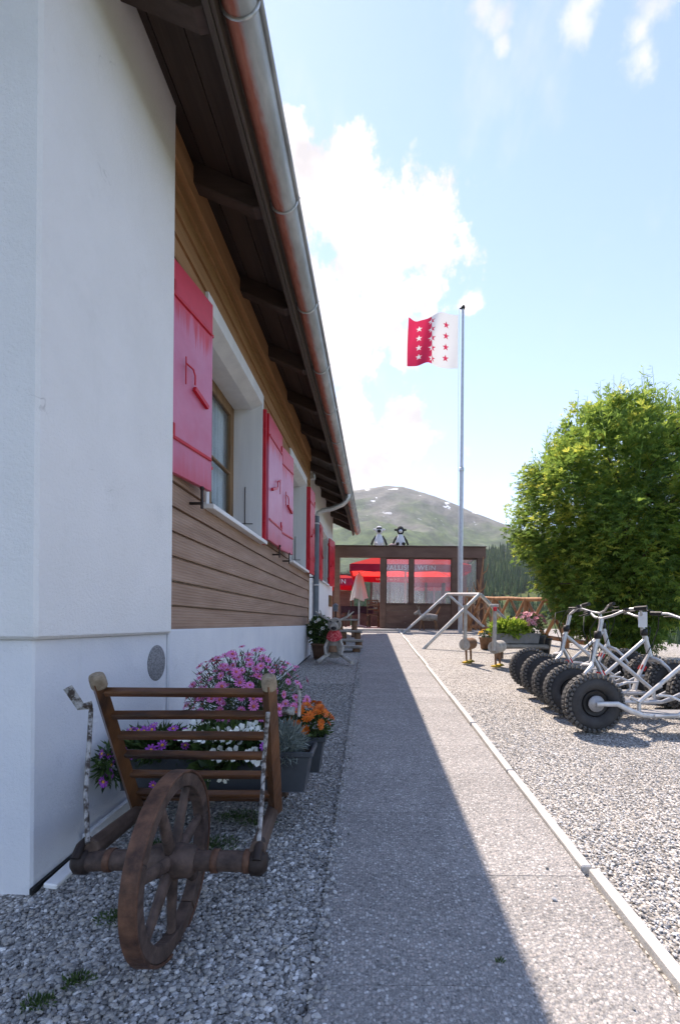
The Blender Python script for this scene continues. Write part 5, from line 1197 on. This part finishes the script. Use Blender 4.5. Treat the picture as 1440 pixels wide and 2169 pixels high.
def yard_planters():
    b=G(1095,1392); x,y,g=b
    o=thing('log_bench','split log bench carrying the grey flower trough','bench',b); m=MB(); m.tube([(x-.45,y,g+.20),(x,y,g+.215),(x+.5,y+.02,g+.20)],[.085,.09,.085],10,sq=(1.4,.55)); m.build('seat_log',M['greylog'],o)
    for s in (-.3,.34): m=MB(); m.tube([(x+s,y,g),(x+s,y,g+.17)],[.07,.065],10); m.build('leg',M['brownlog'],o)
    tz=g+.262
    trough('flower_trough','grey trough of lime green leaves on the log bench by the fence',x-.42,x+.36,y-.10,y+.10,tz,tz+.17,mat('grey_planter',(.16,.165,.17),(.22,.225,.23),8,.7))
    rng=np.random.default_rng(21); p=thing('lime_foliage_plant','mound of lime green leaves in the grey trough','plant',(x-.1,y,tz+.15)); leafmesh('foliage',[leaves(rng,1100,(x-.12,y,tz+.24),(.34,.17,.15),.085,.05,.1,.3)],M['lime_leaf'],p)
    p=thing('pink_flower_mound','mound of pale pink flowers beside the lime green plant','flowers',(x+.30,y+.18,g)); m=MB(); m.lathe([(0,.0),(.13,0),(.17,.26),(.18,.26),(.18,.29),(.15,.29)],(x+.36,y+.15,g+.10),n=20); m.build('pot',M['planter'],p)
    leafmesh('foliage',[leaves(rng,900,(x+.26,y+.16,tz+.30),(.28,.22,.20),.06,.025,.1,.3)],M['daisy_leaf'],p); put_flowers(p,'rosy',dome_pts(80,(x+.24,y+.14,tz+.30),(.30,.24,.24),12,.0,.2),5,.3,(.8,1.2))
    c=G(1029,1372); p=thing('yellow_flower_pot','brown pot of yellow flowers between the log birds','flowers',c); m=MB(); m.lathe([(0,0),(.10,0),(.13,.2),(.145,.2),(.145,.23),(.12,.23)],c,n=20); m.build('pot',M['brownlog'],p)
    leafmesh('foliage',[leaves(rng,200,(c.x,c.y,c.z+.28),(.12,.11,.07),.05,.02,.1,.3)],M['foliage'],p); put_flowers(p,'yellow',dome_pts(18,(c.x,c.y,c.z+.29),(.13,.12,.09),13,0,.3),6,.3,(.9,1.3))
    c=G(1148,1385); p=thing('dark_pot','small black flower pot beside the scooters and the trough','pot',c); m=MB(); m.lathe([(0,0),(.12,0),(.16,.28),(.175,.28),(.175,.31),(.15,.31),(.14,.25),(0,.25)],c,n=22); m.build('pot_body',M['planter'],p)
    leafmesh('foliage',[leaves(rng,120,(c.x,c.y,c.z+.32),(.12,.11,.05),.06,.02,.1,.4)],M['foliage'],p)
yard_planters()
def branches():
    x0=(1016-CX)/F*13.7; g=gz(13.7); rg=random.Random(3)
    for k,(dx,h,lab) in enumerate(((0.02,2.25,'tall bleached branch leaning on the right screen post'),(.12,1.55,'medium bleached branch leaning right of the screen post'),(-.45,1.3,'short twisted branch in front of the right screen pane'),(.28,1.05,'low forked branch at the outer corner of the screen'))):
        o=thing('driftwood_branch',lab,'branch',(x0+dx,13.75,g),group='branches leaning on the screen'); p=[Vector((x0+dx+.25*(.5-t)*(1 if k%2 else -1)+rg.uniform(-.05,.05),13.70+.28*t,g+h*t)) for t in (0,.25,.5,.75,1)]
        m=MB(); m.tube(p,[.045,.04,.035,.028,.012],8); m.build('stem',M['log'],o)
        for t,s in ((1,1),(2,-1),(3,1)): q=p[t]; m=MB(); m.tube([q,q+Vector((s*.14,-.03,.12)),q+Vector((s*.2,-.02,.34))],[.022,.016,.007],6); m.build('twig',M['log'],o)
branches()
